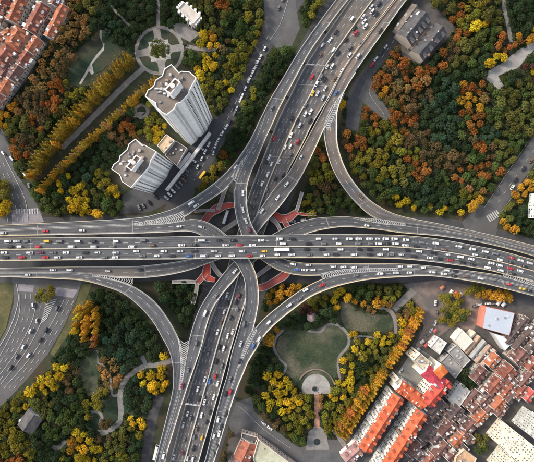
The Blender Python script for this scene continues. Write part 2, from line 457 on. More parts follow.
for pts in ([(384,66),(370,88),(372,98),(384,114)], [(345,448),(366,420),(388,388),(408,358)], [(238,406),(246,412),(262,428),(290,448)], [(288,0),(280,24),(270,40)], [(540,160),(516,192),(500,214)], [(528,142),(504,178),(484,208)]):
    lines(mb, pts, .22, zl+.012)
o = struct('street_markings', mb, WHITE); o['kind'] = 'stuff'; tag(o, 'white lane lines and hatching painted on the street level roads', 'road markings')

# ================================================================== VIADUCTS
DECKS = {}
def deck(key, label, st, zf, m=None, lanes=(), pa=None, pb=None, dz=0.0, joints=70, median=None, edge=True, para=0.66, ph=1.0, piers=True, cat='viaduct'):
    """st: stations (ax,ay,bx,by): the two edges of the carriageway in picture survey units"""
    def steps(i):
        a, b = st[i], st[i+1]
        return max(2, int(math.hypot((a[0]+a[2]-b[0]-b[2])/2, (a[1]+a[3]-b[1]-b[3])/2) * 0.77 / 4.0))
    S = smooth(st, steps)
    idx = [0]
    for i in range(len(st)-1): idx.append(idx[-1] + steps(i))
    A, B, Zs, PM = [], [], [], []
    for ax, ay, bx, by in S:
        z = zf((ax+bx)/2, (ay+by)/2) + dz
        A.append(U(ax, ay, z)); B.append(U(bx, by, z)); Zs.append(z); PM.append(((ax+bx)/2, (ay+by)/2))
    n = len(S)
    M = [(a+b)/2 for a, b in zip(A, B)]
    mid = M[n//2].copy(); mid.z = 0
    root = thing({'A':'viaduct','F':'elevated_highway'}.get(key,'viaduct_ramp'), label, cat, mid, 0, 'elevated roads of the interchange')
    # deck body
    mb = MB()
    rings = []
    for a, b in zip(A, B):
        w = (b-a); w.z = 0; W = w.length; w = w/W if W > 1e-3 else Vector((1,0,0))
        k = min(0.22*W, 2.2)
        rings.append([a, b, b-Vector((0,0,.5)), b-w*k-Vector((0,0,1.5)), a+w*k-Vector((0,0,1.5)), a-Vector((0,0,.5))])
    for i in range(n-1):
        p, q = rings[i], rings[i+1]
        for j in range(6):
            mb.quad(p[j], p[(j+1)%6], q[(j+1)%6], q[j], 0 if j == 0 else 1)
    mb.add(rings[0], [(5,4,3,2,1,0)], 1); mb.add(rings[-1], [(0,1,2,3,4,5)], 1)
    me = mb.mesh('deck', [m or ASPH, CONC], mid)
    uvl = me.uv_layers.new(name='UVMap'); cv = 0.0
    for i in range(n-1):
        st_ = (M[i+1]-M[i]).length
        w0, w1 = (B[i]-A[i]).length, (B[i+1]-A[i+1]).length
        f0 = me.polygons[i*6].loop_start
        for q, uvv in enumerate(((0,cv),(w0,cv),(w1,cv+st_),(0,cv+st_))): uvl.data[f0+q].uv = uvv
        cv += st_
    bm = bmesh.new(); bm.from_mesh(me); bmesh.ops.remove_doubles(bm, verts=bm.verts, dist=1e-4); bmesh.ops.recalc_face_normals(bm, faces=bm.faces); bm.to_mesh(me); bm.free()
    link('deck', me, root)
    # parapets
    def wall(E, O, i0, i1, name):
        mb = MB(); prev = None
        for i in range(i0, i1+1):
            w = O[i]-E[i]; w.z = 0; W = w.length; w = w/W if W > 1e-3 else Vector((1,0,0))
            e = E[i] - w*0.06; f = E[i] + w*para
            dn, up, ch = Vector((0,0,-.25)), Vector((0,0,ph)), Vector((0,0,ph*.45))
            r = [e+dn, e+up, e+w*(para*.45)+up, e+w*(para*.62)+ch, f+dn]
            if prev:
                for j in range(4): mb.quad(prev[j], prev[j+1], r[j+1], r[j])
            else: mb.add(r, [(0,1,2,3,4)])
            prev = r
        mb.add(prev, [(4,3,2,1,0)])
        part(name, mb, PARA, root)
    for E, O, spec in ((A, B, pa), (B, A, pb)):
        for i0, i1 in (spec if spec is not None else [(0, len(st)-1)]):
            wall(E, O, idx[i0], idx[i1], 'parapet')
    # paint
    mk = MB()
    cum = [0.0]
    for i in range(n-1): cum.append(cum[-1] + (M[i+1]-M[i]).length)
    def at(i, u, z=.03):
        p = A[i]*(1-u) + B[i]*u
        return p + Vector((0,0,z))
    def atu(s, u, z=.03):
        i = int(np.searchsorted(cum, s, side='right')) - 1
        i = max(0, min(n-2, i)); t = (s-cum[i])/max(1e-6, cum[i+1]-cum[i])
        return at(i,u,z)*(1-t) + at(i+1,u,z)*t
    for L in lanes:
        u, kind = L[0], L[1]
        s0, s1 = (cum[idx[L[2]]], cum[idx[L[3]]]) if len(L) > 2 else (0, cum[-1])
        s = s0
        while s < s1:
            e = min(s + (3.4 if kind == 'd' else 6.0), s1)
            p, q = atu(s,u), atu(e,u)
            d = q-p
            if d.length > .05:
                d.normalize(); nr = Vector((-d.y,d.x,0))*0.13
                mk.quad(p-nr, q-nr, q+nr, p+nr)
            s = e + (5.2 if kind == 'd' else 0)
    if edge:
        for i in range(n-1):
            W = (B[i]-A[i]).length
            if W < 3: continue
            for u0 in ((para+.35)/W, 1-(para+.35)/W):
                du = 0.085/W
                mk.quad(at(i,u0-du), at(i+1,u0-du), at(i+1,u0+du), at(i,u0+du))
    if mk.v: part('lane_marking', mk, WHITE, root, kind='stuff')
    if median:
        mb = MB(); prev = None
        for i in range(n):
            w = (B[i]-A[i]).normalized(); c = at(i, median[0], 0)
            h = median[1]/2
            r = [c-w*h+Vector((0,0,-.1)), c-w*h*.6+Vector((0,0,.9)), c+w*h*.6+Vector((0,0,.9)), c+w*h+Vector((0,0,-.1))]
            if prev:
                for j in range(3): mb.quad(prev[j], prev[j+1], r[j+1], r[j])
            prev = r
        part('median_barrier', mb, PARA, root)
    s = joints*.6
    while joints and s < cum[-1]-10:
        p, q = atu(s,.06,.02), atu(s,.94,.02); d = (atu(s+.5,.5)-atu(s,.5)).normalized()*.28
        j = MB(); j.quad(p-d, q-d, q+d, p+d); part('expansion_joint', j, JOINT, root)
        s += joints
    DECKS[key] = dict(A=A, B=B, M=M, PM=PM, Z=Zs, root=root, st=st, idx=idx, cum=cum, at=atu, piers=piers)
    block([(s[0],s[1]) for s in S] + [(s[2],s[3]) for s in S][::-1])
    return root

def zA(x, y): return 22.0 if x < 330 else (16.6 if x > 505 else 22.0 - 5.4*(x-330)/175)
def zN(x, y): return 16.5 if y > 190 or x < 200 else 16.5 - (190-y)/190*7.5
def zE(x, y): return 11.0 if y > 150 else 11.0 - (150-y)/150*2.5
def zF(x, y): return 5.5 if y > 190 else 5.5 + (190-y)/190*2.0
def z11(x, y): return 11.0
def z16(x, y): return 16.5

deck('F', 'lowest and widest diagonal highway running under the other decks', [
    (370,-20,408,-20),(350,1,394,0),(328,32,369,33),(304.7,67,344,68),(290,96,328,98),(278.5,119,314,121),(268,145,301,147),(257.5,172,287,173),
    (249,195,278,195),(240,225,267,225),(232,252,257,252),(225,277,251,277),(217,303,244.5,304),(207,330,236,331),(198,362,227,363),(187.5,397,217.5,397),(171,459,199.5,459),(166,480,194,480)], zF, ASPH_M,
    [(.14,'d'),(.26,'d'),(.38,'d'),(.62,'d'),(.74,'d'),(.86,'d')], median=(.5,1.1), joints=62)
R1 = [(352,-20,364,-20),(336,0,348,0),(318,24,329,25),(299.8,50,310.5,51),(283,78,295,79),(267,105,280,107),(262,121,273,123),(255,139,265,140),(246,158,257.5,158),(238,174,251,173),
    (234,189,246.7,189),(234.5,207,247.3,208),(237.5,222,251,223),(242,235,257,234),(251,250,266,247),(262,260,281,257.5),(277,269.5,290,260.5),(295,274.7,302,262.7),(318,275.3,320,263.3),
    (343,272.4,343,263.4),(370,270.3,370,263.4),(402,269.4,402,263.8),(432,270.5,432,266),(455,273,455,269),(475,276,475,271.4),(500,281,500,275.2),(534,288.5,534,282.5),(556,294,556,288)]
deck('R1', 'curved ramp from top passing under the horizontal viaduct, then turning right', R1, zN, ASPH, [(.5,'d',0,20),(.04,'s',21,27)],
    pa=[(0,5),(10,18)], pb=[(0,25)])
R3 = [(411,-20,423,-20),(395.5,0,406.5,0),(370,33,382,34),(345,67,358,68),(329.5,97,341,97),(315,124,325,127),(302,148,314,151),(289,172,301,177),(278.5,183.5,290,193),(268,197.5,279,207.5),(258.5,212,267.5,220),
    (250,225.5,257.5,232.5),(241,236,248,244),(228,246,233,254),(205,255,213,261.5),(184,260.3,187,270.8),(160,264,161,276),(134,266.3,134,278),(110,266.5,110,277),(85,266.5,86,274.3),(60,266.8,60,272.6),(0,268,0,272.3),(-20,268.3,-20,272.5)]
deck('R3', 'tan tinted ramp along right of diagonal highway, ducking under and leaving left', R3, zE, ASPH_M, [(.5,'d',0,18),(.96,'s',19,22)],
    pa=None, pb=[(0,3),(5,18)])
R2 = [(-20,230.6,-20,238),(0,230,0,236),(60,227.4,60,234.8),(134,224.6,134,233.4),(165,221.6,165,232.3),(190,219.2,186,231.3),(204,221,196,233),(216,227,204,237.5),(227,235.5,212,245.5),(239,246,224,254.5),(249.7,260,235,262),(256,274,243.6,277),
    (258.6,290,245.6,291),(258.3,304,244.6,307),(253,330,237.8,333),(246,350,232,352),(239,369,227.5,374),(229,397,220,399),(209,460,205.4,459),(204,480,199,480)]
deck('R2', 'ramp entering left beside horizontal viaduct, curving under it towards bottom centre', R2, z16, ASPH, [(.5,'d',3,15),(.04,'s',0,3)],
    pa=[(5,14)], pb=None)
R4 = [(556,255,556,263),(534,250.5,534,256.3),(500,242.2,500,246.9),(475,236,475,241.6),(440,229.6,440,236.2),(402,224.2,402,233),(373,220.6,376,229.3),(348,216.7,345,226.8),(318,217.9,324.4,229.2),(303,221,313,231.8),(290,225.4,303,235.3),
    (273,234.3,285,244),(257,245,264,254),(246,252,254,262),(234,261.5,244,268),(225,271.5,236,278),(212,288.5,222,294.5),(201,306,212.5,309),(194,323,206.5,326),(188,345,202,345),(184.5,362,196,363),(178.5,396,184.6,396),(162.5,450,168,450),(159,462,165.3,462),(154,480,160,480)]
deck('R4', 'ramp from right edge curving under horizontal viaduct to the bottom left', R4, z11, ASPH, [(.5,'d',5,20),(.05,'s',0,4)],
    pa=[(6,19)], pb=None)
LN = [(-20,226.5,-20,231),(0,225.2,0,230.3),(60,222.4,60,227.8),(134,218.2,134,225),(160,213.2,163,222),(178,206.8,184,217.2),(193,198,199,206.8),(206,189.5,214,197.5),(220,178.5,229,186),(235,162.5,241,168.5),(250,140,254.5,144),(260,119.5,263,121.5),(267,105.5,268.5,107)]
deck('L', 'upper left ramp sweeping past the white towers up to the diagonal road', LN, lambda x,y: zN(x,y) if x > 214 else 16.5, ASPH, [(.5,'d',3,10),(.96,'s',0,4)], pa=None, pb=[(5,8)], dz=.012)
GR = [(353,72,355.5,73),(341,93,343.5,93),(330,112,337,113),(324,128,337,126),(325.5,144,337.3,143.6),(331,165,343.5,164.5),(341,184,353.5,182),(357,204,368.5,199),(376,218.8,386,210.3),(402,223.6,405,217),(440,229,440,224),(475,235.8,475,231.4),(500,241.8,500,237.2),(534,250.3,534,245.6),(556,256,556,251)]
deck('G', 'tan curved ramp bending round the right hand wood down to right edge', GR, zE, ASPH_M, [(.5,'d',3,8),(.96,'s',9,14)], pa=[(3,8)], pb=None, dz=.012)
NR = [(-20,272.2,-20,276.3),(0,272,0,276.5),(60,272.4,60,278.8),(86,274.2,84,280.6),(112,279,106,286.5),(131,285,123,293),(148,295.5,137,303.5),(159,306,147.5,314),(168,318.5,156,325.5),(176,332.5,162.5,337.5),(181.5,346,168.3,348),(183.4,362,172.6,362),(181,380,173.2,380),(178.2,396,171.8,396),(162.3,450,158.3,450),(158.7,462,155.4,462),(153.7,480,150.5,480)]
deck('N', 'lower left quarter-circle ramp bending from left edge to bottom highway', NR, z11, ASPH, [(.5,'d',3,10),(.04,'s',13,16),(.04,'s',0,2)], pa=[(4,10)], pb=None, dz=.012)
MR = [(556,293.7,556,302.5),(534,288.3,534,296.2),(502,281,504,288.5),(475,275.7,475,281.8),(432,270.3,432,276),(402,269.2,402,276.8),(370,270.6,372,279),(343,273.5,350,282.8),(325,278,331,288),(305,287.5,311,296.5),(288,299,294,308.5),(268,315,275,324),(255.5,328,263,337),(247,342,255.5,350),(241,356,248.5,361),(236.5,369,243.5,373),(228.5,397,234,397),(208.7,460,214.6,460),(203.5,480,209.5,480)]
deck('M', 'lower right ramp sweeping from right edge to the bottom highway', MR, z16, ASPH, [(.5,'d',5,14),(.04,'s',14,18)], pa=[(8,12)], pb=None, dz=.012)
deck('A', 'top level wide horizontal viaduct crossing above every other deck', [
    (-20,238.2,-20,261),(0,238,0,260.6),(67,237.5,67,260),(134,237.2,134,259.4),(200,236.2,200,258.8),(268,235,268,258),(335,234.3,335,257.8),(372,234.5,371,258),(402,235.4,400,258.9),(430,237.8,427,261.2),(456,242,452,264.4),(480,246.6,476,268),(500,250.6,495,271.8),(534,260,528,280.6),(556,266.5,550,287)], zA, ASPH,
    [(.25,'d'),(.75,'d')], median=(.5,.8), joints=60)

# hatched gores: V-shaped paint between two edges
def gore(key, a, b, label, pitch=1.75, w=.72):
    z = None
    D = DECKS[key]; mbz = MB()
    A = smooth(a, 12); B = smooth(b, 12)
    def zat(p):
        i = min(range(len(D['PM'])), key=lambda k: (D['PM'][k][0]-p[0])**2+(D['PM'][k][1]-p[1])**2)
        return D['Z'][i] + .045
    WA = [U(p[0],p[1],zat(p)) for p in A]; WB = [U(p[0],p[1],zat(p)) for p in B]
    m = len(WA); cum = [0]
    C = [(x+y)/2 for x,y in zip(WA,WB)]
    for i in range(m-1): cum.append(cum[-1]+(C[i+1]-C[i]).length)
    def P(s, u):
        s = max(0, min(cum[-1]-1e-3, s)); i = max(0, min(m-2, int(np.searchsorted(cum, s, side='right'))-1)); t = (s-cum[i])/max(1e-6,cum[i+1]-cum[i])
        return (WA[i]*(1-u)+WB[i]*u)*(1-t) + (WA[i+1]*(1-u)+WB[i+1]*u)*t
    s = 0
    while s < cum[-1]-w:
        half = (P(s,0)-P(s,1)).length/2
        k = min(half, 4)*.8
        mbz.quad(P(s,0), P(s+w,0), P(s+k+w,.5), P(s+k,.5)); mbz.quad(P(s+k,.5), P(s+k+w,.5), P(s+w,1), P(s,1))
        s += pitch
    for u in (0., 1.):
        for i in range(m-1):
            q = (WB[i]-WA[i]); q = q.normalized()*.2 if q.length > .01 else Vector((.2,0,0))
            e, f = (WA if u == 0 else WB)[i], (WA if u == 0 else WB)[i+1]
            up = Vector((0,0,.004))
            mbz.quad(e-q+up, f-q+up, f+q+up, e+q+up)
    part('chevron_marking', mbz, WHITE, D['root'], kind='stuff')
gore('L', [(134,223.6),(152,220.2),(168,216.6),(184,211.5)], [(134,225.2),(152,224.8),(168,223.6),(186,220.6)], '')
gore('L', [(253.5,146.5),(247,155),(240,164),(231,177)], [(254.5,148),(249,160),(243,170),(237,185)], '')
gore('G', [(343,92),(336,101),(330,110),(323.6,126)], [(344.5,93.5),(340,103),(336,112),(328,130)], '')
gore('G', [(356,217.8),(372,218.8),(388,220.6),(406,224)], [(358,219.6),(372,222.2),(388,224.6),(406,225.4)], '')
gore('M', [(315,275.4),(335,270.6),(360,268.6),(398,268.4)], [(322,278.4),(335,275.6),(360,272.2),(398,270.2)], '')
gore('M', [(255,327),(249.5,335),(244,347),(238.6,366)], [(257,330),(252,340),(246,352),(239.6,367)], '')
gore('N', [(92,274.8),(106,275.8),(118,276.4),(134,277.4)], [(92,275.8),(106,278.2),(118,281.4),(133,286.6)], '')
gore('N', [(178,338),(180,352),(181,368),(179.4,390)], [(190,340),(187.4,352),(184.6,368),(180.4,390)], '')
gore('A', [(503,274.6),(514,276.4),(526,278.6),(548,285)], [(503,276),(513,279.4),(525,283.2),(548,289.5)], '')

# warm light painted as tan asphalt on lanes; some are resurfaced patches
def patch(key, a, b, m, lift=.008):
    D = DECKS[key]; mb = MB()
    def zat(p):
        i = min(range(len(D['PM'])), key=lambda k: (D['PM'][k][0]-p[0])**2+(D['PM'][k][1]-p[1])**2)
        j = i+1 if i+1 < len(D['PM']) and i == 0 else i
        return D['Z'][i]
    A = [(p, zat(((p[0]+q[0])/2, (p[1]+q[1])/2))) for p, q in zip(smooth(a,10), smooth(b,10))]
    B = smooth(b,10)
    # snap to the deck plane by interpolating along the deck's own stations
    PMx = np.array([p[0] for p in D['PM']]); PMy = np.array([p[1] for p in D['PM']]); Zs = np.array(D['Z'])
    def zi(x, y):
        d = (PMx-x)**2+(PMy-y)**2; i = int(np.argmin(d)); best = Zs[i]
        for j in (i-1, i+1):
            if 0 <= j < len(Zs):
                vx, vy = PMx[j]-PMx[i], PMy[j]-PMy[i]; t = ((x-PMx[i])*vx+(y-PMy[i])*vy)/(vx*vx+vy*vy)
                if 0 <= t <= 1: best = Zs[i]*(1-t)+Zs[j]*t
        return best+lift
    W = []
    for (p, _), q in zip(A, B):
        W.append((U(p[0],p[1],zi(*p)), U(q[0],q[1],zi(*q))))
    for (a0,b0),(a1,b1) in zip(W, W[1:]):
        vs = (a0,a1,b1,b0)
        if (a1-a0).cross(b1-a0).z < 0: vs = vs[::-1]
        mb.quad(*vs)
    part('warm_tint_lane', mb, m, D['root'])
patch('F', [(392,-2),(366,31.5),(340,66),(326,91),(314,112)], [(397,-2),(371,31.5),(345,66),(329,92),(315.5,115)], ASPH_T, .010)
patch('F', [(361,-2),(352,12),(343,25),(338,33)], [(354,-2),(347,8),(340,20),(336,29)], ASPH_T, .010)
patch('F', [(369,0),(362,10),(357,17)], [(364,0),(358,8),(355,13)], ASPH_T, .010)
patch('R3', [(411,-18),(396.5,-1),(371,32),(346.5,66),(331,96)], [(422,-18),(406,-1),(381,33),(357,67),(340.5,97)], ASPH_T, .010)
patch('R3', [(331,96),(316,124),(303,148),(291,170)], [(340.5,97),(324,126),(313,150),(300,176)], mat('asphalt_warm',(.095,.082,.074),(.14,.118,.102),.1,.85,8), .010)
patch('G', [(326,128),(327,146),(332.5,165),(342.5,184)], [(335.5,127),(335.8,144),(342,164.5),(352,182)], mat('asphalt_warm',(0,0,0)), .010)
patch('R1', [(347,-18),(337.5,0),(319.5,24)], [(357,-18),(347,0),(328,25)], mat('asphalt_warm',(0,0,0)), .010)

# piers
def pier_ok(p, key, ztop):
    for k, D in DECKS.items():
        if k == key: continue
        for a, b, m in zip(D['A'], D['B'], D['M']):
            if abs(m.z - ztop) < .3: continue
            if m.z < ztop and (Vector((m.x-p.x, m.y-p.y))).length < (a-b).length/2 + 2.2: return False
    return True
for key, D in DECKS.items():
    s = 14.0
    while s < D['cum'][-1]-8:
        p = D['at'](s, .5, 0); a = D['at'](s, .2, 0); b = D['at'](s, .8, 0)
        if (a-b).length > 3 and pier_ok(p, key, p.z):
            w = (b-a).normalized(); d = Vector((-w.y,w.x,0))
            mb = MB()
            M4 = Matrix((( w.x,d.x,0,p.x),(w.y,d.y,0,p.y),(0,0,1,0),(0,0,0,1)))
            hw = (a-b).length/2
            mb.box((-1.2,-.8,0),(1.2,.8,p.z-2.8),0,M4); mb.box((-hw,-.9,p.z-2.8),(hw,.9,p.z-1.42),0,M4)
            part('pier', mb, CONC, D['root'])
        s += 30.0

# ================================================================== FOOTBRIDGES with red decks
def footbridge(label, arms, z=6.2):
    c = U(*arms[0][0][0][:2], 0)
    root = thing('footbridge', label, 'footbridge', c, 0, 'red footbridges under the interchange')
    for k, (pts, w, m) in enumerate([(a[0], a[1], a[2]) for a in arms]):
        zz = z + .02*k
        o = band(pts, w, 6)
        mb = MB(); mb.prism([U(x,y,zz) for x,y in o], zz-.5, zz, 1, 0)
        part('walkway', mb, [m, CONC], root)
        h = len(o)//2
        for side in (o[:h], o[h:]):
            mb = MB()
            W = [U(x,y,zz) for x,y in side]
            for a, b in zip(W, W[1:]):
                d = (b-a); d.z = 0
                if d.length < .05: continue
                d.normalize(); n_ = Vector((-d.y,d.x,0))*.14
                for lo, hi in ((-.3,.12),(1.0,1.15)):
                    vs = [a-n_, b-n_, b+n_, a+n_]
                    mb.add([v+Vector((0,0,lo)) for v in vs]+[v+Vector((0,0,hi)) for v in vs], ((0,1,5,4),(1,2,6,5),(2,3,7,6),(3,0,4,7),(4,5,6,7),(3,2,1,0)))
                mb.add([a-n_, a+n_, a+n_+Vector((0,0,1.1)), a-n_+Vector((0,0,1.1))], ((0,1,2,3),))
            part('railing', mb, RAIL, root)
    for a in arms:
        x, y = a[0][len(a[0])//2][:2]
        p = U(x,y,0); mb = MB(); mb.cyl(p, .55, .55, 0, z-.45, 10); part('column', mb, CONC, root)
CONCW = mat('walkway_concrete', (0.16,0.145,0.14), (0.24,0.22,0.21), 0.3, 0.85)
footbridge('red decked footbridge junction beside the upper left ramp', [
    ([(203,223,6.5),(210,214,7),(218,208.5,9),(226,206,6),(236,204.5,5)], 6, REDDECK), ([(218,210),(222,199),(225,190),(231,178)], 3.6, CONCW), ([(194,211.5),(205,210.5),(215,210.5)], 2.6, CONCW), ([(222,231),(230,226),(240,219)], 4, CONCW)])
footbridge('red decked footbridge junction beneath the tan ramp, upper side of viaduct', [
    ([(274,214,5),(281,218.5,8),(288,218,8),(297,211.5,5.5)], 6, REDDECK), ([(284,220),(287,226),(292,231)], 5, REDDECK), ([(296,212),(299,203),(302,192)], 3, CONCW), ([(296,213),(305,214.5),(316,214.5)], 2.6, REDDECK), ([(270,218),(277,224),(281,232)], 3.4, CONCW)])
footbridge('red decked footbridge junction below viaduct near the lower left ramp', [
    ([(208,264,5),(206.5,271,8),(207,277,7),(215,280,4)], 6, REDDECK), ([(206,272),(200,280),(196,284)], 5.5, REDDECK), ([(196,282),(186,281.5),(172,282)], 3, CONCW), ([(197,283),(196,293),(193,304)], 3.4, CONCW), ([(211,262),(216,270),(221,276)], 4, CONCW)])
footbridge('dark red footbridge bending under the lower right ramp', [
    ([(257,288.5,6),(266,286,7),(274,281.5,7),(283,276,8),(287,271,8)], 6, REDDECK), ([(254,278),(262,272),(270,266)], 3.6, CONCW)])

# ================================================================== SIGN GANTRIES
SIGN = mat('sign_panel', (.45,.46,.46), (.62,.62,.62), .8, .5)
for key, lab, a, b, z0 in (('F', 'sign gantry over left lanes of the diagonal highway near the top', (304.5,67.5), (324,69), 6.8), ('F', 'sign gantry over left lanes of the diagonal highway near the bottom', (186.5,400.5), (202,402.5), 5.5)):
    A_, B_ = U(*a, z0), U(*b, z0); d = (B_-A_); L_ = d.length; d.normalize(); n_ = Vector((-d.y,d.x,0))
    root = thing('sign_gantry', lab, 'sign gantry', Vector((A_.x,A_.y,z0)), 0, 'sign gantries')
    M4 = Matrix(((d.x,n_.x,0,A_.x),(d.y,n_.y,0,A_.y),(0,0,1,z0),(0,0,0,1)))
    for x in (0.3, L_-.2):
        mb = MB(); mb.box((x-.18,-.18,-.1),(x+.18,.18,7.2),0,M4); part('post', mb, RAIL, root)
    for zz_ in (5.9, 6.9):
        mb = MB(); mb.box((0,-.15,zz_),(L_,.15,zz_+.25),0,M4); part('beam', mb, RAIL, root)
    for k in range(4):
        x = L_*(k+.5)/4; mb = MB(); mb.box((x-1.1,.22,5.2),(x+1.1,.34,7.4),0,M4); part('sign_panel', mb, SIGN, root)
    
# ================================================================== VEHICLES
def car_mesh(name, L, W, H, hood, tail, bodyz=.88, rake=.55, roofm=0):
    mb = MB()
    def ring(x0, x1, hw, z, ch):
        return [(x0+ch,-hw,z),(x1-ch,-hw,z),(x1,-hw+ch,z),(x1,hw-ch,z),(x1-ch,hw,z),(x0+ch,hw,z),(x0,hw-ch,z),(x0,-hw+ch,z)]
    rs = [ring(-L/2+.12, L/2-.12, W/2-.1, .22, .25), ring(-L/2, L/2, W/2, .45, .32), ring(-L/2+.03, L/2-.03, W/2-.02, bodyz-.12, .34), ring(-L/2+.16, L/2-.2, W/2-.1, bodyz, .34)]
    vs = [v for r in rs for v in r]
    fs = [(k*8+i, k*8+(i+1)%8, (k+1)*8+(i+1)%8, (k+1)*8+i) for k in range(3) for i in range(8)]
    mb.add(vs, fs + [tuple(range(24,32)), tuple(range(7,-1,-1))], 0)
    x0, x1 = -L/2+tail, L/2-hood
    g0 = ring(x0, x1, W/2-.12, bodyz-.01, .12); g1 = ring(x0+rake*.55, x1-rake, W/2-.3, H-.05, .12); g2 = ring(x0+rake*.55+.1, x1-rake-.1, W/2-.38, H, .12)
    o = g0+g1+g2
    mb.add(o, [(i,(i+1)%8,8+(i+1)%8,8+i) for i in range(8)], 1)
    mb.add(o, [(8+i,8+(i+1)%8,16+(i+1)%8,16+i) for i in range(8)] + [tuple(range(16,24))], roofm)
    for sx in (-L*.3, L*.31):
        for sy in (-1, 1):
            yc = sy*(W/2-.11); n = 10; r = .32
            vs = [(sx+r*math.cos(2*math.pi*i/n), yc+e, r+r*math.sin(2*math.pi*i/n)) for e in (-.11,.11) for i in range(n)]
            mb.add(vs, [(i,(i+1)%n,(i+1)%n+n,i+n) for i in range(n)] + [tuple(range(n))[::-1], tuple(range(n,2*n))], 2)
    me = mb.mesh(name, [PAINT, GLASS, TYRE])
    bm = bmesh.new(); bm.from_mesh(me); bmesh.ops.remove_doubles(bm, verts=bm.verts, dist=1e-4); bmesh.ops.recalc_face_normals(bm, faces=bm.faces); bm.to_mesh(me); bm.free()
    return me
VM = {'car': [car_mesh('saloon_car', 4.6, 1.8, 1.45, 1.2, .7), car_mesh('saloon_car', 4.8, 1.84, 1.47, 1.35, .85, .9, .7), car_mesh('hatchback_car', 4.0, 1.72, 1.5, 1.0, .12, .9, .5), car_mesh('suv', 4.6, 1.9, 1.72, 1.15, .1, 1.0, .5), car_mesh('people_carrier', 4.8, 1.86, 1.78, .75, .06, 1.0, .7)],
      'van': [car_mesh('van', 5.4, 2.05, 2.1, .55, .05, 1.1, .45)],
      'bus': [car_mesh('bus', 11.5, 2.6, 3.1, .12, .08, 1.35, .25)],
      'truck': [car_mesh('truck', 7.5, 2.4, 2.9, .2, .05, 1.2, .2)]}
CARC = {'w': ('white', (.66,.66,.655)), 'd': ('black', (.02,.021,.024)), 'g': ('grey', (.13,.135,.14)), 's': ('silver', (.46,.47,.48)), 'r': ('red', (.42,.022,.03)),
        'y': ('yellow', (.68,.40,.03)), 'b': ('blue', (.05,.12,.32)), 'p': ('maroon', (.16,.03,.06)), 'n': ('brown', (.14,.09,.06))}
CARS = []    # (px, py, x, y, z, heading, kind, colour, phrase, axis)
def add_car(px, py, z, ang, kind, c, phrase, axis, group):
    p = U(px, py, z + .8)
    CARS.append((px, py, Vector((p.x, p.y, z)), ang, kind, c, phrase, axis, group))
def on_deck(key, items, phrase, axis='left', org=(0,0), sc=1.0, split=None, group='cars on the elevated roads'):
    D = DECKS[key]
    PM = np.array(D['PM'])
    for it in items:
        x, y = org[0]+it[0]/sc, org[1]+it[1]/sc
        c = it[2]; kind = it[3] if len(it) > 3 else 'car'
        i = int(np.argmin((PM[:,0]-x)**2+(PM[:,1]-y)**2)); i = max(1, min(len(PM)-2, i))
        d = D['M'][i+1]-D['M'][i-1]
        ph = phrase
        a = math.atan2(d.y, d.x)
        if split:
            A_, B_ = D['A'][i], D['B'][i]
            p = U(x, y, D['Z'][i]); w = (B_-A_); u = (p-A_).dot(w)/w.dot(w)
            ph = split[0] if u < .5 else split[1]
            if u < .5: a += math.pi
        add_car(x, y, D['Z'][i]+.02, a, kind, c, ph, axis, group)
zz = 3.985
up_, lo_ = 'on upper carriageway of the top horizontal viaduct', 'on lower carriageway of the top horizontal viaduct'
rows = {241.2: (0, [(30,'w'),(65,'w'),(103,'g'),(187,'y'),(237,'g'),(310,'w'),(370,'d'),(463,'w')]), 246.6: (0, [(38,'d'),(77,'w'),(150,'r'),(283,'w'),(373,'w'),(447,'d'),(525,'w')]),
        252.6: (0, [(15,'w'),(118,'w'),(160,'p'),(210,'w'),(262,'w'),(340,'d'),(388,'s'),(460,'w')]), 257.4: (0, [(20,'d'),(85,'r'),(180,'r'),(228,'w'),(315,'w'),(415,'g'),(458,'w')])}
items = [(x/zz, y, c) for y, (o, L) in rows.items() for x, c in L]
rows = {240.4: [(37,'w'),(270,'w','van'),(338,'d'),(395,'d'),(507,'w')], 245.2: [(5,'w'),(72,'d'),(190,'w'),(242,'d'),(365,'w'),(420,'r'),(472,'w')],
        251.2: [(8,'w'),(118,'w'),(183,'w'),(240,'d'),(318,'s'),(430,'w'),(520,'y')], 256: [(32,'w'),(90,'w'),(150,'d'),(217,'b'),(277,'w','van'),(335,'w'),(390,'w'),(460,'r'),(512,'w')]}
items += [(134+t[0]/zz, y, *t[1:]) for y, L in rows.items() for t in L]
rows = {238.8: [(47,'w'),(95,'d'),(202,'w'),(268,'w'),(325,'w'),(362,'w'),(405,'w'),(438,'s'),(470,'w'),(505,'w')], 243.6: [(60,'w'),(160,'d'),(223,'w'),(283,'w'),(360,'g'),(410,'w'),(442,'w'),(476,'d'),(509,'w')],
        249.4: [(55,'w','bus'),(155,'d'),(215,'d'),(288,'w'),(365,'d'),(405,'d'),(470,'w')], 254.6: [(37,'w'),(95,'w'),(163,'w'),(232,'w'),(270,'d'),(343,'w'),(405,'d'),(447,'w'),(490,'d'),(530,'w')]}
items += [(268+t[0]/zz, y, *t[1:]) for y, L in rows.items() for t in L]
items += [(400+x/zz, 230+y/zz+.8, c) for x, y, c in [(25,36,'w'),(88,46,'d'),(143,50,'w'),(235,62,'w'),(290,73,'w'),(340,83,'w','van')[:3],(380,91,'w'),(445,108,'r'),(482,118,'w'),(518,129,'w'),
    (22,58,'w'),(65,63,'d'),(120,70,'d'),(175,74,'d'),(300,95,'w'),(345,104,'d'),(400,116,'w'),(440,127,'d'),(495,142,'d'),
    (77,82,'w'),(30,78,'d'),(135,88,'d'),(190,95,'w'),(242,104,'w'),(285,113,'w'),(365,129,'w'),(398,138,'w'),(440,150,'r'),(480,160,'w'),
    (10,100,'w'),(55,102,'d'),(120,108,'w'),(200,118,'r'),(160,113,'d'),(250,127,'d'),(290,135,'d'),(350,147,'w'),(403,158,'w'),(450,172,'d')]]
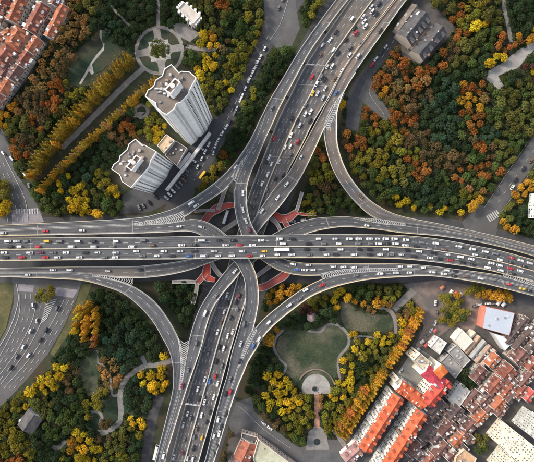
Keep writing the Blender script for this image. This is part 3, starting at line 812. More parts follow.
on_deck('A', items, '', 'left', split=(up_, lo_))
on_deck('M', [(400+x/zz, 230+y/zz, c) for x, y, c in [(38,170,'w'),(130,168,'w'),(175,175,'w'),(322,193,'w'),(375,198,'d'),(435,216,'r'),(488,234,'y'),(515,242,'d'),(215,183,'d'),(265,185,'d')]] + [(268+150/zz,230+238/zz,'w'),(268+215/zz,230+220/zz,'r'),(268+85/zz,230+300/zz,'w'),(268+4/zz,230+368/zz,'w'),(268+125/zz,230+275/zz,'g'),(356.5,275.4,'w'),(380.5,273.6,'w'),(396,272.8,'w'),(259,339,'w','van'),(253,346,'b'),(180+400/6.675,361.5,'d'),(230,392,'r'),(216,447,'d'),(219,434,'w'),(226,414,'d')], 'on the lower right ramp above the park', 'left')
on_deck('R1', [(283,261.5,'d'),(293,264,'w'),(304.5,270,'w'),(313,270,'w'),(285,262,'d')[:3],(333,266.6,'w'),(343.5,267,'w'),(354,267.3,'w'),(400,266.4,'w'),(402+21,267.6,'w'),(410,266.4,'w'),(400+187/zz,270.4,'w'),(400+222/zz,271.2,'d'),(400+330/zz,275.6,'w'),(447,269,'w'),(308,265,'s'),(297,269.8,'b'),(243,193,'w'),(243,210,'w'),(246,221,'w'),(249.6,230.4,'p'),(272,108,'g')], 'on the ramp from upper centre turning under the viaduct', 'left')
on_deck('J' if 'J' in DECKS else 'R3', [(52.6,270,'w'),(69.6,270,'w'),(260+178/6.675,184.2,'w'),(260+118/6.675,197.7,'w'),(262,211,'w'),(325+370/6.675,30.7,'d'),(358,56,'w'),(336,92.7,'b'),(301,157,'s'),(140,270,'d'),(108,271,'s')], 'on the tan ramp beside the diagonal highway', 'left')
on_deck('N', [(27.6,274.8,'w'),(163.5,456,'w','van')], 'on the lower left quarter-circle ramp', 'top')
on_deck('R4', [(235,271,'w'),(216,296,'w'),(205,313,'w','van'),(367,225.6,'w'),(196.2,343.5,'w'),(188,370,'d'),(478,237.6,'d'),(182,386,'p')], 'on the ramp curving from right edge to bottom highway', 'top')
on_deck('R2', [(3,233,'w'),(45,231.2,'r'),(82,230.4,'w'),(179,226.5,'w'),(201,227,'s'),(243.7,324,'w','van'),(240.7,344,'w'),(230,379.5,'d'),(225.5,394,'d'),(218,419.6,'w'),(214,436,'w'),(213,454,'d'),(221,427,'d')], 'on the ramp curving from left edge to bottom centre', 'left')
on_deck('L', [(235.5,167,'w'),(191,203,'w','van'),(196,205.5,'w'),(238,166,'s')[:3]][:3], 'on the upper left ramp past the white towers', 'left')
on_deck('G', [(360.8,195.8,'d')], 'alone on the curved ramp round the wood', 'top')
s_ = 6.675
fl = [(325+x/s_, y/s_, c) for x, y, c in [(10,105,'w'),(180,125,'w'),(310,45,'w'),(315,75,'w'),(360,25,'d'),(340,92,'d'),(255,110,'w'),(262,142,'w'),(270,175,'w'),(198,185,'d'),(205,220,'r'),(140,265,'d'),(155,290,'d'),(165,320,'w'),(35,265,'w'),(55,335,'w'),(80,345,'d'),(100,370,'d'),(40,400,'d'),(15,445,'w'),(48,440,'w'),(240,285,'d')]]
fl += [(265+x/s_, 50+y/s_, c) for x, y, c in [(445,10,'w'),(485,20,'d'),(503,37,'d'),(445,65,'d'),(415,115,'w'),(450,110,'w'),(315,180,'r'),(375,180,'d'),(400,198,'d'),(345,225,'w'),(318,288,'y'),(352,290,'w'),(388,318,'w'),(515,135,'w'),(270,370,'d'),(268,430,'w'),(305,415,'w')]]
fl += [(235+x/s_, 105+y/s_, c) for x, y, c in [(470,60,'w'),(505,45,'w'),(380,90,'d'),(415,105,'d'),(432,135,'w'),(500,105,'d'),(262,222,'r'),(375,200,'w'),(335,280,'w'),(370,275,'w'),(418,245,'r'),(368,335,'d'),(228,350,'w'),(243,395,'w'),(295,375,'w'),(320,382,'d'),(213,378,'d')]]
fl += [(260+x/s_, 170+y/s_, c) for x, y, c in [(105,60,'d'),(155,35,'d'),(45,135,'w'),(75,160,'d'),(20,225,'d'),(50,30,'w')]]
fl += [(256,196,'d'),(262,184,'w'),(254,206,'g'),(227,295,'w'),(239,296,'p'),(236,302,'d'),(228,303,'d'),(217,333,'w'),(224,312,'s'),(231,318,'d'),(221,322,'d')]
fl += [(180+x/s_, 330+y/s_, c) for x, y, c in [(250,15,'w'),(318,40,'w'),(352,12,'w'),(260,115,'d'),(292,120,'w'),(165,130,'d'),(188,152,'d'),(240,210,'d'),(278,240,'d'),(262,212,'d'),(165,330,'w'),(195,345,'b'),(235,310,'r'),(250,360,'w'),(118,395,'w'),(92,395,'d'),(225,450,'w'),(160,452,'w')]]
fl += [(150+x/s_, 393+y/s_, c) for x, y, c in [(330,40,'d'),(363,62,'w'),(425,45,'w'),(388,68,'d'),(250,140,'w'),(270,165,'w'),(343,150,'w'),(400,130,'d'),(378,195,'d'),(222,215,'s'),(310,240,'d'),(228,310,'w'),(292,295,'d'),(345,300,'y'),(290,370,'d'),(158,430,'w'),(250,440,'w'),(285,440,'w'),(215,400,'p')]]
on_deck('F', fl, '', 'top', split=('on left carriageway of the lowest diagonal highway', 'on right carriageway of the lowest diagonal highway'))
ex = []
for k in range(60):
    D = DECKS['F']; s = random.uniform(20, D['cum'][-1]-20); u = random.choice((.08,.20,.32,.44,.56,.68,.80,.92))
    i = int(np.searchsorted(D['cum'], s)); st0 = D['PM'][i]; st1 = D['PM'][min(i+1,len(D['PM'])-1)]
    a_, b_ = D['A'][i], D['B'][i]; p_ = a_*(1-u)+b_*u
    v = QC.inverted() @ (p_ - Vector((0,0,HC))); px_, py_ = CX+FPX*v.x/-v.z, CY-FPX*v.y/-v.z
    if any(math.hypot(px_-q[0], py_-q[1]) < 7 for q in fl+ex) or 205 < py_ < 265: continue
    ex.append((px_, py_, random.choice('ddggsn')))
on_deck('F', ex[:26], '', 'top', split=('on left carriageway of the lowest diagonal highway', 'on right carriageway of the lowest diagonal highway'))
# street level vehicles
def street_cars(pts, n, phrase, axis, w=0.0, kinds='wwwddgsrb', j=.4, group='cars at street level', across=False):
    c = smooth(pts, 20); L = [0]
    for a, b in zip(c, c[1:]): L.append(L[-1]+math.hypot(b[0]-a[0], b[1]-a[1]))
    for k in range(n):
        s = L[-1]*(k+.5+random.uniform(-j,j)*.6)/n
        i = max(0, min(len(c)-2, int(np.searchsorted(L, s))-1)); t = (s-L[i])/(L[i+1]-L[i])
        x = c[i][0]*(1-t)+c[i+1][0]*t; y = c[i][1]*(1-t)+c[i+1][1]*t
        a = math.atan2(-(c[i+1][1]-c[i][1]), c[i+1][0]-c[i][0]) + (math.pi/2 if across else 0)
        add_car(x+random.uniform(-w,w), y+random.uniform(-w,w), .44, a+random.uniform(-.05,.05), 'car', random.choice(kinds), phrase, axis, group)
street_cars([(266,46),(250,78),(234,114),(217,142),(213,156)], 17, 'parked along the street right of the tall tower', 'top', kinds='wwwwwsd')
street_cars([(210,142),(204,154),(197,168)], 7, 'parked in the middle row beside the white towers', 'top', kinds='wwwsd')
street_cars([(203,146),(190,166),(172,190)], 8, 'in the dark row before the podium', 'top', kinds='dddgw', across=True)
street_cars([(186,178),(176,188),(164,200)], 6, 'in the car park row behind the upper left ramp', 'left', kinds='wdwgs', across=True)
street_cars([(160,192),(148,203),(138,208)], 6, 'in the car park below the lower white tower', 'left', kinds='wddgs', across=True)
street_cars([(388,44),(378,56),(371,66)], 4, 'on the street beside the tan ramp', 'top', kinds='wdr')
street_cars([(398,30),(404,22)], 2, 'parked near the slate roofed houses', 'top', kinds='wd')
street_cars([(534,157),(520,175),(508,195)], 4, 'on the street between the two woods', 'top', kinds='wdd', w=1)
street_cars([(284,-4),(276,14)], 2, 'at the pale street junction near the top', 'top', kinds='wg')
street_cars([(30,190),(24,174),(12,160),(2,150)], 5, 'on the street at left edge above viaduct', 'top', kinds='wwsg', w=2)
street_cars([(34,300),(34,322),(20,350),(4,376)], 6, 'on the wide street at left edge below viaduct', 'top', kinds='wwsdy', w=2.5)
street_cars([(60,304),(46,334),(22,364)], 4, 'on the inner lane of the wide left street', 'top', kinds='wds', w=1.5)
street_cars([(262,422),(272,430)], 2, 'at the junction below the park', 'left', kinds='ww')
street_cars([(300,196),(294,206)], 3, 'queuing beneath the tan ramp', 'top', kinds='wdd')
street_cars([(290,222),(306,219.5)], 2, 'on the street beside the red footbridge', 'left', kinds='w')
street_cars([(404,366),(396,378),(384,396),(368,418)], 5, 'parked in the lane beside the orange tree row', 'top', kinds='wdgs')
street_cars([(438,300),(436,316),(430,332),(424,338)], 6, 'on the brick paving beside the plaza tree', 'top', kinds='wgwwd', w=2)
street_cars([(470,316),(474,306),(500,303)], 5, 'parked beside the pale metal roof', 'left', kinds='wwsd', w=1)
street_cars([(446,390),(452,398)], 2, 'in the yard behind the red roofed block', 'left', kinds='wd')
add_car(156, 452, .44, math.atan2(20, 5), 'bus', 'w', 'on the street beside the bottom left ramp', 'top', 'cars at street level')
add_car(202.5, 175, .44, math.atan2(8, 6), 'truck', 'y', 'parked beside the upper left ramp', 'top', 'cars at street level')
add_car(225.8, 217, .44, math.atan2(12, 4), 'bus', 'w', 'on the street under the ramps beside red footbridge', 'top', 'cars at street level')
CARS = [c if c[5] not in 'wd' or random.random() > .3 else (*c[:5], {'w':random.choice('ssg'),'d':random.choice('gggn')}[c[5]], *c[6:]) for c in CARS]
tot = {}
CARS.sort(key=lambda c: c[0] if c[7] == 'left' else c[1])
for c in CARS: tot[(c[4], c[5], c[6])] = tot.get((c[4], c[5], c[6]), 0) + 1
cnt = {}
seen = []
for px, py, p, a, kind, c, ph, axis, group in CARS:
    if any((p-q).length < 3.4 and abs(p.z-q.z) < 1 for q in seen): continue
    seen.append(p)
    cn, rgb = CARC[c]
    key = (kind, c, ph); cnt[key] = cnt.get(key, 0) + 1
    me = random.choice(VM[kind])
    o = bpy.data.objects.new('parked_car' if kind == 'car' and ('parked' in ph or 'row' in ph or 'car park' in ph) else kind, me)
    COL.objects.link(o)
    v = random.uniform(.85, 1.08)
    o.color = (rgb[0]*v, rgb[1]*v, rgb[2]*v, 1)
    o.location = p; o.rotation_euler = (0, 0, a)
    name = 'taxi' if (c == 'y' and kind == 'car') else kind
    lab = f"{cn} {name} {ph}" if tot[key] == 1 else f"{cn} {name}, {ordn(cnt[key])} from {axis}, {ph}"
    tag(o, lab, kind, group)

# ================================================================== BUILDINGS
def shade(c, f): return tuple(min(1, x*f) for x in c)
WINM = {}
def window_mesh(w, h):
    k = (round(w,2), round(h,2))
    if k not in WINM:
        mb = MB()
        mb.box((-w/2,-.09,-h/2),(w/2,.05,h/2),0)
        mb.box((-w/2-.08,-.14,-h/2-.14),(w/2+.08,.12,-h/2-.02),1)
        mb.box((-w/2-.1,-.14,h/2+.02),(w/2+.1,.16,h/2+.1),1)
        WINM[k] = mb.mesh('window', [WINDOW, CONC])
    return WINM[k]
def windows(root, a, b, us, zs, w, h, parent=None, skip=0.0):
    """windows on the vertical face over base line a->b (outside on the right hand side of a->b), own objects sharing a mesh"""
    d = (b-a); d.z = 0; L = d.length; d.normalize()
    rz = math.atan2(d.y, d.x)
    me = window_mesh(w, h)
    for z in zs:
        for u in us:
            if skip and random.random() < skip: continue
            p = a + d*(u*L); p.z = z
            o = link('window', me, parent or root)
            o.location = p - ROOT[root.name]; o.rotation_euler = (0,0,rz+math.pi)
            if skip: o.scale = (random.uniform(.7,1.35), 1, random.uniform(.75,1.25))
def ccw(poly):
    return poly if sum(poly[i-1].x*poly[i].y-poly[i].x*poly[i-1].y for i in range(len(poly))) > 0 else poly[::-1]
def inset(poly, d):
    n = len(poly); out = []
    for i in range(n):
        a, b, c = poly[i-1], poly[i], poly[(i+1)%n]
        e1 = Vector((b.x-a.x, b.y-a.y)).normalized(); e2 = Vector((c.x-b.x, c.y-b.y)).normalized()
        n1 = Vector((-e1.y, e1.x)); n2 = Vector((-e2.y, e2.x)); m = n1+n2
        k = d/max(.35, m.dot(n1)) if m.length > 1e-6 else d
        out.append(Vector((b.x+m.x*k, b.y+m.y*k, b.z)))
    return out
def rim(poly, t, z0, z1, mb):
    I = inset(poly, t); n = len(poly)
    for i in range(n):
        j = (i+1)%n
        vs = [(q.x,q.y,z) for z in (z0,z1) for q in (poly[i],poly[j],I[j],I[i])]
        mb.add(vs, ((4,5,6,7),(0,1,5,4),(2,3,7,6)))
def flat_block(name, label, cat, pts, h, wallc, roofc, roofm=None, parapet=.9, group=None, roofmat=None, base=0.0, clutter=0, wins=0):
    """flat-roofed body from the picture outline of its roof"""
    P = ccw([U(x,y,h) for x,y in pts])
    c = sum(P, Vector())/len(P); c.z = base
    root = thing(name, label, cat, c, 0, group)
    mb = MB(); mb.prism(P, base, h); part('wall', mb, WALL, root, color=wallc)
    mb = MB(); mb.sheet(inset(P,.25), h+.02); rf = part('roof', mb, roofmat or FLATR, root, color=roofc)
    if parapet:
        mb = MB(); rim(inset(P,-.06), .3, h-.02, h+parapet, mb); part('parapet', mb, WALL, root, color=shade(wallc,1.05))
    for k in range(clutter):
        i = random.randrange(len(P)); q = c.lerp(P[i], random.uniform(.1,.7))
        w, d, e = random.uniform(.8,2), random.uniform(.8,1.6), random.uniform(.6,1.6)
        mb = MB(); mb.box((q.x-w/2,q.y-d/2,h),(q.x+w/2,q.y+d/2,h+e)); part('rooftop_unit', mb, WALL, root, rf, color=random.choice([(.36,.36,.36),(.2,.2,.21),(.5,.5,.5),(.26,.2,.17)]))
    if wins:
        fz = (h-1.2)/wins
        for i in range(len(P)):
            a, b = P[i-1], P[i]; e = b-a
            if e.length < 3 or Vector((e.y,-e.x,0)).dot(-(a+b)/2) < 0: continue
            nn = max(1, int(e.length/2.6)); a2, b2 = a.copy(), b.copy(); a2.z = b2.z = 0
            windows(root, a2, b2, [(k+.5)/nn for k in range(nn)], [1.9+f*fz for f in range(wins)], 1.25, 1.3, skip=.15)
    block([(x,y) for x,y in pts]); foot = [(c2) for c2 in pts]
    return root, P

def tower(label, roofpts, h, liftpts, lh, bands, small, floors):
    root, P = flat_block('tower_block', label, 'tower', roofpts, h, (.95,.94,.92), (.165,.148,.135), parapet=.8, clutter=44)
    Q = ccw([U(x,y,lh) for x,y in liftpts])
    big = inset(Q, -.2)
    mb = MB(); mb.prism(big, h-.1, lh); lo = part('lift_house', mb, WALL, root, color=(.84,.83,.81))
    mb = MB(); mb.sheet(inset(Q,.3), lh+.02); part('roof', mb, FLATR, root, lo, color=(.17,.12,.10))
    mb = MB(); rim(inset(Q,-.26), .5, lh-.02, lh+1.0, mb); part('parapet', mb, WALL, root, lo, color=(.85,.84,.82))
    mb = MB(); q = sum(Q, Vector())/len(Q); mb.cyl(q, 1.4, 1.4, lh, lh+1.8, 12); part('water_tank', mb, METAL, root, lo, color=(.5,.48,.46))
    zs = [3.4 + k*(h-5)/floors for k in range(floors)]
    for (x0,y0),(x1,y1), us, w in bands:
        a, b = U(x0,y0,h), U(x1,y1,h)
        a, b = Vector((a.x,a.y,0)), Vector((b.x,b.y,0))
        windows(root, a, b, us, zs, w, (h-5)/floors*.55)
    # footprint and the leaning body block planting
    for f in (1.0, .8, .6, .4, .2, 0.0):
        foot = []
        for x, y in roofpts:
            p = U(x,y,h); r = 1
            t = (HC-h)/(HC-h*f); foot.append((NX+(x-NX)*t, NY+(y-NY)*t))
        block(foot)
    return root, P
T1 = [(145.4,96.7),(148.2,90.2),(151.2,88.7),(154.2,85.7),(155.7,80.5),(162.5,76),(164.7,69.2),(171.5,64.7),(179.2,73),(181.5,71.5),(189.5,72.2),(196.4,78),(189.4,91),(188.7,94),(180.5,103),(176.7,103.7),(174.5,109),(167,115),(162.5,112.7),(156.5,107.5),(155.7,103)]
r1, P1 = tower('tallest white tower block with brown zigzag roof beside round plaza', T1, 94, [(165.5,90.2),(175.2,79),(180.2,82.7),(171,94)], 103,
    [((196.4,78),(189.4,91),(.18,.5,.82),.8), ((188.7,94),(180.5,103),(.12,.3,.55),.9), ((176.7,103.7),(174.5,109),(.5,),1.2), ((174.5,109),(167,115),(.15,),1.0), ((162.5,112.7),(156.5,107.5),(.3,.7),1.3), ((167,115),(162.5,112.7),(.5,),.9)], 3, 28)
T2 = [(111.7,169.3),(114,164.5),(119.2,160.7),(120,156.2),(127.5,149.5),(129,144.2),(135.7,139),(142.5,145.7),(144.7,145),(156.7,151.7),(151.4,160),(149,167),(142.5,175),(141,176.5),(131.2,187.7),(122.2,181.7),(120.7,176.4),(119.2,174.2)]
r2, P2 = tower('shorter white tower block left of the podium beside the upper left ramp', T2, 58, [(127,166.7),(136.5,155.5),(141,158.5),(132,170.5)], 65,
    [((156.7,151.7),(151.4,160),(.2,.5,.8),.9), ((149,167),(142.5,175),(.15,.45,.8),1.0), ((141,176.5),(131.2,187.7),(.2,.4,.7,.9),.9), ((131.2,187.7),(122.2,181.7),(.2,.5,.8),1.2)], 3, 17)
# dark pilasters running up the tall tower's blank side
def strips(root, segs, h):
    for (x0,y0),(x1,y1), us, w, col in segs:
        a, b = U(x0,y0,h), U(x1,y1,h); a.z = b.z = 0
        d = (b-a); L = d.length; d.normalize(); n_ = Vector((d.y,-d.x,0))
        for u in us:
            p = a + d*(u*L)
            mb = MB()
            vs = [p-d*w/2, p+d*w/2, p+d*w/2+n_*.12, p-d*w/2+n_*.12]
            vs2 = [p-d*w/2-n_*.12, p+d*w/2-n_*.12, p+d*w/2+n_*.07, p-d*w/2+n_*.07]
            mb.prism(vs2, 1.0, h-1.5)
            part('stair_recess', mb, WALL, root, color=col)
strips(r1, [((188.7,94),(180.5,103),(.12,.55),1.5,(.60,.59,.57)), ((196.4,78),(189.4,91),(.96,),1.6,(.60,.59,.57)), ((174.5,109),(167,115),(.15,),1.5,(.66,.65,.63)), ((176.7,103.7),(174.5,109),(.5,),2.2,(.58,.57,.56))], 94)
strips(r2, [((151.4,160),(149,167),(.5,),2.2,(.62,.61,.60)), ((149,167),(142.5,175),(.2,.8),1.6,(.62,.61,.60)), ((141,176.5),(131.2,187.7),(.15,),1.6,(.66,.65,.64))], 58)
flat_block('podium', 'podium with tan roof between the two white towers', 'building', [(157.4,145.7),(166.4,134.5),(174.7,140.5),(164,153)], 11, (.62,.60,.57), (.52,.39,.26), clutter=3, wins=3)
flat_block('podium', 'podium with dark flat roof at foot of the tallest tower', 'building', [(165,155.5),(176,141),(187,148),(177,166)], 8, (.50,.49,.47), (.10,.095,.095), clutter=5, wins=2)
flat_block('canopy', 'long narrow white canopy beside the car park', 'canopy', [(165,189.5),(188,160),(209,131.5),(211,133.5),(190,162.5),(167.5,191)], 4.0, (.70,.70,.69), (.62,.62,.62), parapet=0)
flat_block('canopy', 'short grey canopy below the dark podium roof', 'canopy', [(177,167),(189,152),(191.5,154),(180,169)], 4.4, (.6,.6,.6), (.50,.50,.51), parapet=0)

# gabled houses -------------------------------------------------------------------------------------
BALC = []
for bw, bd, bh, solid in ((1.1,1.1,1.0,True),(.9,.8,1.9,True),(1.3,.9,.5,True),(.5,.5,.6,False),(1.2,.7,.12,False)):
    mb = MB(); mb.box((-bw,0,0),(bw,bd,bh)); BALC.append((mb.mesh('balcony', WALL), solid))
def house(name, label, cat, p0, p1, wid, eave, ridge, roofc, wallc, group=None, dormers=0, chim=1, clutter=0, coping=True, dside=(1,-1), dcol=None, wins=None, hip=0.0, roofm=None, over=.35, balc=None):
    """ridge from p0 to p1 (picture survey, ridge height), wid in metres; local x runs along the ridge"""
    a, b = U(*p0, ridge), U(*p1, ridge)
    L = (b-a).length; c = (a+b)/2; c.z = 0
    rz = math.atan2(b.y-a.y, b.x-a.x)
    root = thing(name, label, cat, c, rz, group)
    h, l = wid/2, L/2
    mb = MB()
    mb.add([(-l,-h,0),(l,-h,0),(l,h,0),(-l,h,0),(-l,-h,eave),(l,-h,eave),(l,h,eave),(-l,h,eave),(-l+hip,0,ridge-.2),(l-hip,0,ridge-.2)],
           ((0,1,5,4),(1,2,6,5),(2,3,7,6),(3,0,4,7),(5,6,9),(7,4,8),(4,5,9,8),(6,7,8,9)))
    lpart('wall', mb, WALL, root, wallc)
    sl = (ridge-eave)/h
    roofs = {}
    for s in (1,-1):
        y1 = s*(h+over); z1 = eave-over*sl
        t = .16
        mb = MB()
        vs = [(-l-.1,y1,z1),(l+.1,y1,z1),(l+.1-hip,0,ridge),(-l-.1+hip,0,ridge)]
        vs = vs if s < 0 else [vs[1],vs[0],vs[3],vs[2]]
        lo = vs; hi = [(x,y,z+t) for x,y,z in vs]
        mb.add(lo+hi, ((4,5,6,7),(0,1,5,4),(1,2,6,5),(2,3,7,6),(3,0,4,7)))
        roofs[s] = lpart('roof_slope', mb, roofm or TILE, root, shade(roofc, random.uniform(.88,1.1)))
    if hip:
        for s in (1,-1):
            mb = MB(); e = s*(l+.1); k = s*(l+.1-hip)
            z1 = eave-over*sl
            vs = [(e,-s*(h+over),z1+.16),(e,s*(h+over),z1+.16),(k,0,ridge+.17)]
            mb.add(vs, ((0,1,2),)); lpart('hip_slope', mb, roofm or TILE, root, shade(roofc,.95))
    mb = MB(); mb.box((-l+hip,-.2,ridge+.08),(l-hip,.2,ridge+.34)); lpart('ridge_cap', mb, TILE, root, shade(roofc,1.25))
    if coping and not hip:
        for s in (1,-1):
            mb = MB(); x0, x1 = (s*l-.16, s*l+.16)
            for q in (1,-1):
                vs = [(x0,0,ridge+.55),(x1,0,ridge+.55),(x1,q*(h+.15),eave+.45),(x0,q*(h+.15),eave+.45)]
                vs = vs if q < 0 else vs[::-1]
                dn = [(x,y,z-.75) for x,y,z in vs]
                mb.add(dn+vs, ((4,5,6,7),(0,1,5,4),(1,2,6,5),(2,3,7,6),(3,0,4,7)))
            lpart('party_wall', mb, WALL, root, (.44,.42,.40))
    for k in range(chim):
        x = random.uniform(-l*.8,l*.8); y = random.uniform(-.3,.3)*h; z = ridge-abs(y)*sl
        mb = MB(); mb.box((x-.4,y-.35,z-.4),(x+.4,y+.35,z+1.1)); mb.box((x-.5,y-.45,z+1.1),(x+.5,y+.45,z+1.28))
        lpart('chimney', mb, WALL, roofs[1 if y > 0 else -1], (.48,.40,.36))
    for s in dside:
        n = dormers
        for k in range(n):
            x = -l + (k+.5)*2*l/n + random.uniform(-.2,.2)
            w, d0, d1 = random.uniform(.75,1.0), .95, .32
            y0, y1 = s*h*d0, s*h*d1; zt = eave+(1-d1)*h*sl*1.02
            zb = eave+(1-d0)*h*sl-.1
            mb = MB()
            mb.box((x-w,min(y0,y1),zb),(x+w,max(y0,y1),zt))
            dm = lpart('dormer', mb, WALL, roofs[s], dcol or (.66,.64,.61))
            mb = MB(); mb.box((x-w-.15,min(y0,y1)-(.25 if s<0 else 0),zt),(x+w+.15,max(y0,y1)+(.25 if s>0 else 0),zt+.14)); lpart('dormer_roof', mb, TILE, roofs[s], shade(roofc,.9))
            mb = MB(); mb.box((x-w*.7,y0-.04,zb+.4),(x+w*.7,y0+.04,zt-.25)); lpart('dormer_window', mb, WINDOW, roofs[s])
    for k in range(clutter):
        x = random.uniform(-l,l)*.92; s = random.choice((1,-1)); y = s*h*random.uniform(.45,1.12)
        w, d, e = random.uniform(.5,1.4), random.uniform(.5,1.3), random.uniform(.3,1.1)
        z = eave+max(0,(h-abs(y)))*sl-.15
        mb = MB(); mb.box((x-w,y-d,z-(.8 if abs(y) < h else eave*.6)),(x+w,y+d,z+e))
        lpart('lean_to' if abs(y) > h else 'roof_box', mb, WALL, root, random.choice([(.45,.44,.42),(.58,.58,.57),(.22,.22,.23),(.34,.31,.28),(.42,.44,.47),(.14,.135,.13),(.26,.14,.10),(.18,.12,.10)]))
    if wins:
        nf, nc, w, hh, sides = wins
        me = window_mesh(w, hh)
        for s in sides:
            for f in range(nf):
                for k in range(nc):
                    o = link('window', me, root)
                    o.location = (-l+(k+.5)*2*l/nc, s*(h+.02), 1.9+f*(eave-1.6)/nf); o.rotation_euler = (0,0,math.pi if s < 0 else 0)
    if balc:
        for s in balc:
            nf, nc = wins[0], wins[1]
            for f in range(nf):
                for k in range(nc):
                    if random.random() < .42: continue
                    q = random.choice(BALC)
                    o = link('balcony' if q[1] else 'awning', q[0], root, random.choice([(.62,.62,.61),(.36,.36,.36),(.50,.49,.46),(.72,.70,.67),(.25,.26,.27),(.45,.50,.52)]))
                    o.location = (-l+(k+.5)*2*l/nc+random.uniform(-.4,.4), s*(h+.05), 1.0+f*(eave-1.6)/nf+random.uniform(-.1,.3)); o.rotation_euler = (0,0,math.pi if s < 0 else 0)
    # planting mask
    q0, q1 = Vector(p0), Vector(p1); d = (q1-q0).normalized(); n_ = Vector((-d.y,d.x))*(wid/2/.77+1)
    block([tuple(q0+n_),tuple(q1+n_),tuple(q1-n_),tuple(q0-n_)])
    return root

RED = (.27,.098,.068); BRN = (.165,.086,.074); DRK = (.105,.078,.076); ORG = (.58,.128,.056); SLATE = (.085,.085,.092); TERR = (.38,.135,.072)
def chouse(cx, cy, L, W, col, ang=48, **k):
    """small old-quarter house by its roof centre, length, width (picture units) and ridge direction"""
    dx, dy = math.cos(R(ang))*L/2, -math.sin(R(ang))*L/2
    kw = dict(dormers=max(2,int(L/4.2)), chim=1, clutter=int(L*W/14), dside=(-1,1) if W > 9 else (-1,), dcol=random.choice([(.56,.55,.53),(.48,.46,.44),(.40,.36,.34)]), wins=(2,max(2,int(L/4)),1.0,1.3,(1,)))
    kw.update(k)
    lab = kw.pop('label'); g = kw.pop('group', 'old houses at lower right')
    e = kw.pop('eave', random.uniform(6.2,7.4))
    return house('row_house', lab, 'house', (cx-dx*1.06,cy-dy*1.06), (cx+dx*1.06,cy+dy*1.06), W*.92, e, e+W*.76*.30, col, kw.pop('wallc',(.34,.31,.29)), g, **kw)
NWG = 'red roofed houses at the top left corner'
for (x0,y0),(x1,y1), w, col, lab in [
    ((-8,22),(5,-8), 9.5, RED, 'red tiled row house cut by the top left corner of the picture'),
    ((9,20),(21,-8), 10, TERR, 'red tiled row house second from left along the top edge'),
    ((27,30),(42,2), 11, RED, 'red tiled row house third from left above the diagonal alley'),
    ((47,36),(63,4), 8, TERR, 'red tiled row house nearest the tan trees above the alley'),
    ((52,4),(60,-14), 9, BRN, 'grey and red row house touching top edge beside the tan trees')]:
    house('row_house', lab, 'house', (x0,y0), (x1,y1), w, 7, 7+w*.3, col, (.5,.46,.42), NWG, dormers=int(math.hypot(x1-x0,y1-y0)/7), chim=2, clutter=14, dside=(-1,), dcol=(.54,.52,.5), wins=(2,7,1.0,1.3,(-1,)))
for (x0,y0),(x1,y1), w, col, lab, hp in [
    ((8,45),(20,27), 13, TERR, 'large hipped red roof house below the diagonal alley', 3.0),
    ((-6,64),(9,46), 12, RED, 'hipped red roof house at left edge beside the small yard', 3.0),
    ((-4,38),(10,31), 7, TERR, 'small hipped red roof wing at left edge under the alley', 2.0)]:
    house('row_house', lab, 'house', (x0,y0), (x1,y1), w, 7.2, 7.2+w*.28, col, (.5,.46,.42), NWG, dormers=2, chim=2, clutter=10, hip=hp)
for k, nm in enumerate(['top', 'second', 'third', 'fourth', 'lowest']):
    t0, t1 = k/5, (k+.97)/5
    f = lambda t: (37+(-10-37)*t, 37+(107-37)*t)
    house('row_house', f'narrow red terrace house beside the tan trees, {nm} of its row of five', 'house', f(t1), f(t0), 8.2, 7, 9.6, [TERR,RED,BRN,TERR,RED][k], (.5,.46,.42), NWG, dormers=3, chim=1, clutter=7, dside=(1,), dcol=(.52,.26,.16), wins=(2,3,1.0,1.3,(-1,)))
house('row_house', 'low brown shed roofs beside white clutter at left edge', 'house', (-6,84),(10,64), 7, 5.5, 7.4, BRN, (.6,.6,.6), NWG, dormers=2, chim=1, clutter=14, dcol=(.7,.7,.7))

# slate roofed houses by the tan ramp
house('slate_house', 'long slate roofed house with dormers, middle of the three by the ramp', 'house', (406,37),(426,12), 15, 7.5, 12, SLATE, (.42,.36,.30), 'slate roofed houses', dormers=5, chim=2, clutter=5, dside=(-1,), coping=False, dcol=(.34,.32,.31))
house('slate_house', 'slate roofed house with tan lower slope next to the wood', 'house', (419,54),(443,26), 12, 7.5, 11, SLATE, (.42,.36,.30), 'slate roofed houses', dormers=4, chim=2, clutter=5, dside=(-1,), coping=False, dcol=(.34,.32,.31))
house('slate_house', 'narrow grey brown roof closest to the tan ramp', 'house', (399,30),(417,5), 7, 6, 8, (.17,.145,.125), (.42,.36,.30), 'slate roofed houses', chim=1, clutter=5, coping=False)
house('lean_shed', 'low tan roofed shed between the two long slate roofs', 'shed', (413,47),(430,26), 4.2, 4.5, 5.6, (.42,.31,.23), (.5,.45,.4), None, chim=0, clutter=2, coping=False)
house('park_hall', 'grey ribbed roof hall with white ridge light in lower left park', 'building', (23,431),(34,415), 13, 5.5, 8.2, (.10,.098,.10), (.5,.5,.5), None, chim=0, clutter=2, coping=False, roofm=TILE)
mbx = MB()

# pavilion of the park
root, P = flat_block('pavilion', 'white colonnaded pavilion with notched roof beside the round plaza', 'pavilion', [(178,9),(184,2.5),(200.5,16),(193.5,24)], 9, (.60,.59,.57), (.46,.44,.41), parapet=1.0)
for k in range(5):
    t = (k+.5)/5
    a = P[0].lerp(P[1], t)
for i in range(4):
    a, b = P[i], P[(i+1)%4]
    for k in range(4):
        p = a.lerp(b, (k+.5)/4); d = (b-a).normalized(); n_ = Vector((d.y,-d.x,0)); q = p+n_*1.1
        mb = MB(); mb.cyl(q, .55, .5, 0, 8.6, 10); mb.box((q.x-.9,q.y-.9,8.55),(q.x+.9,q.y+.9,9.25)); part('column', mb, WALL, root, color=(.6,.59,.57))

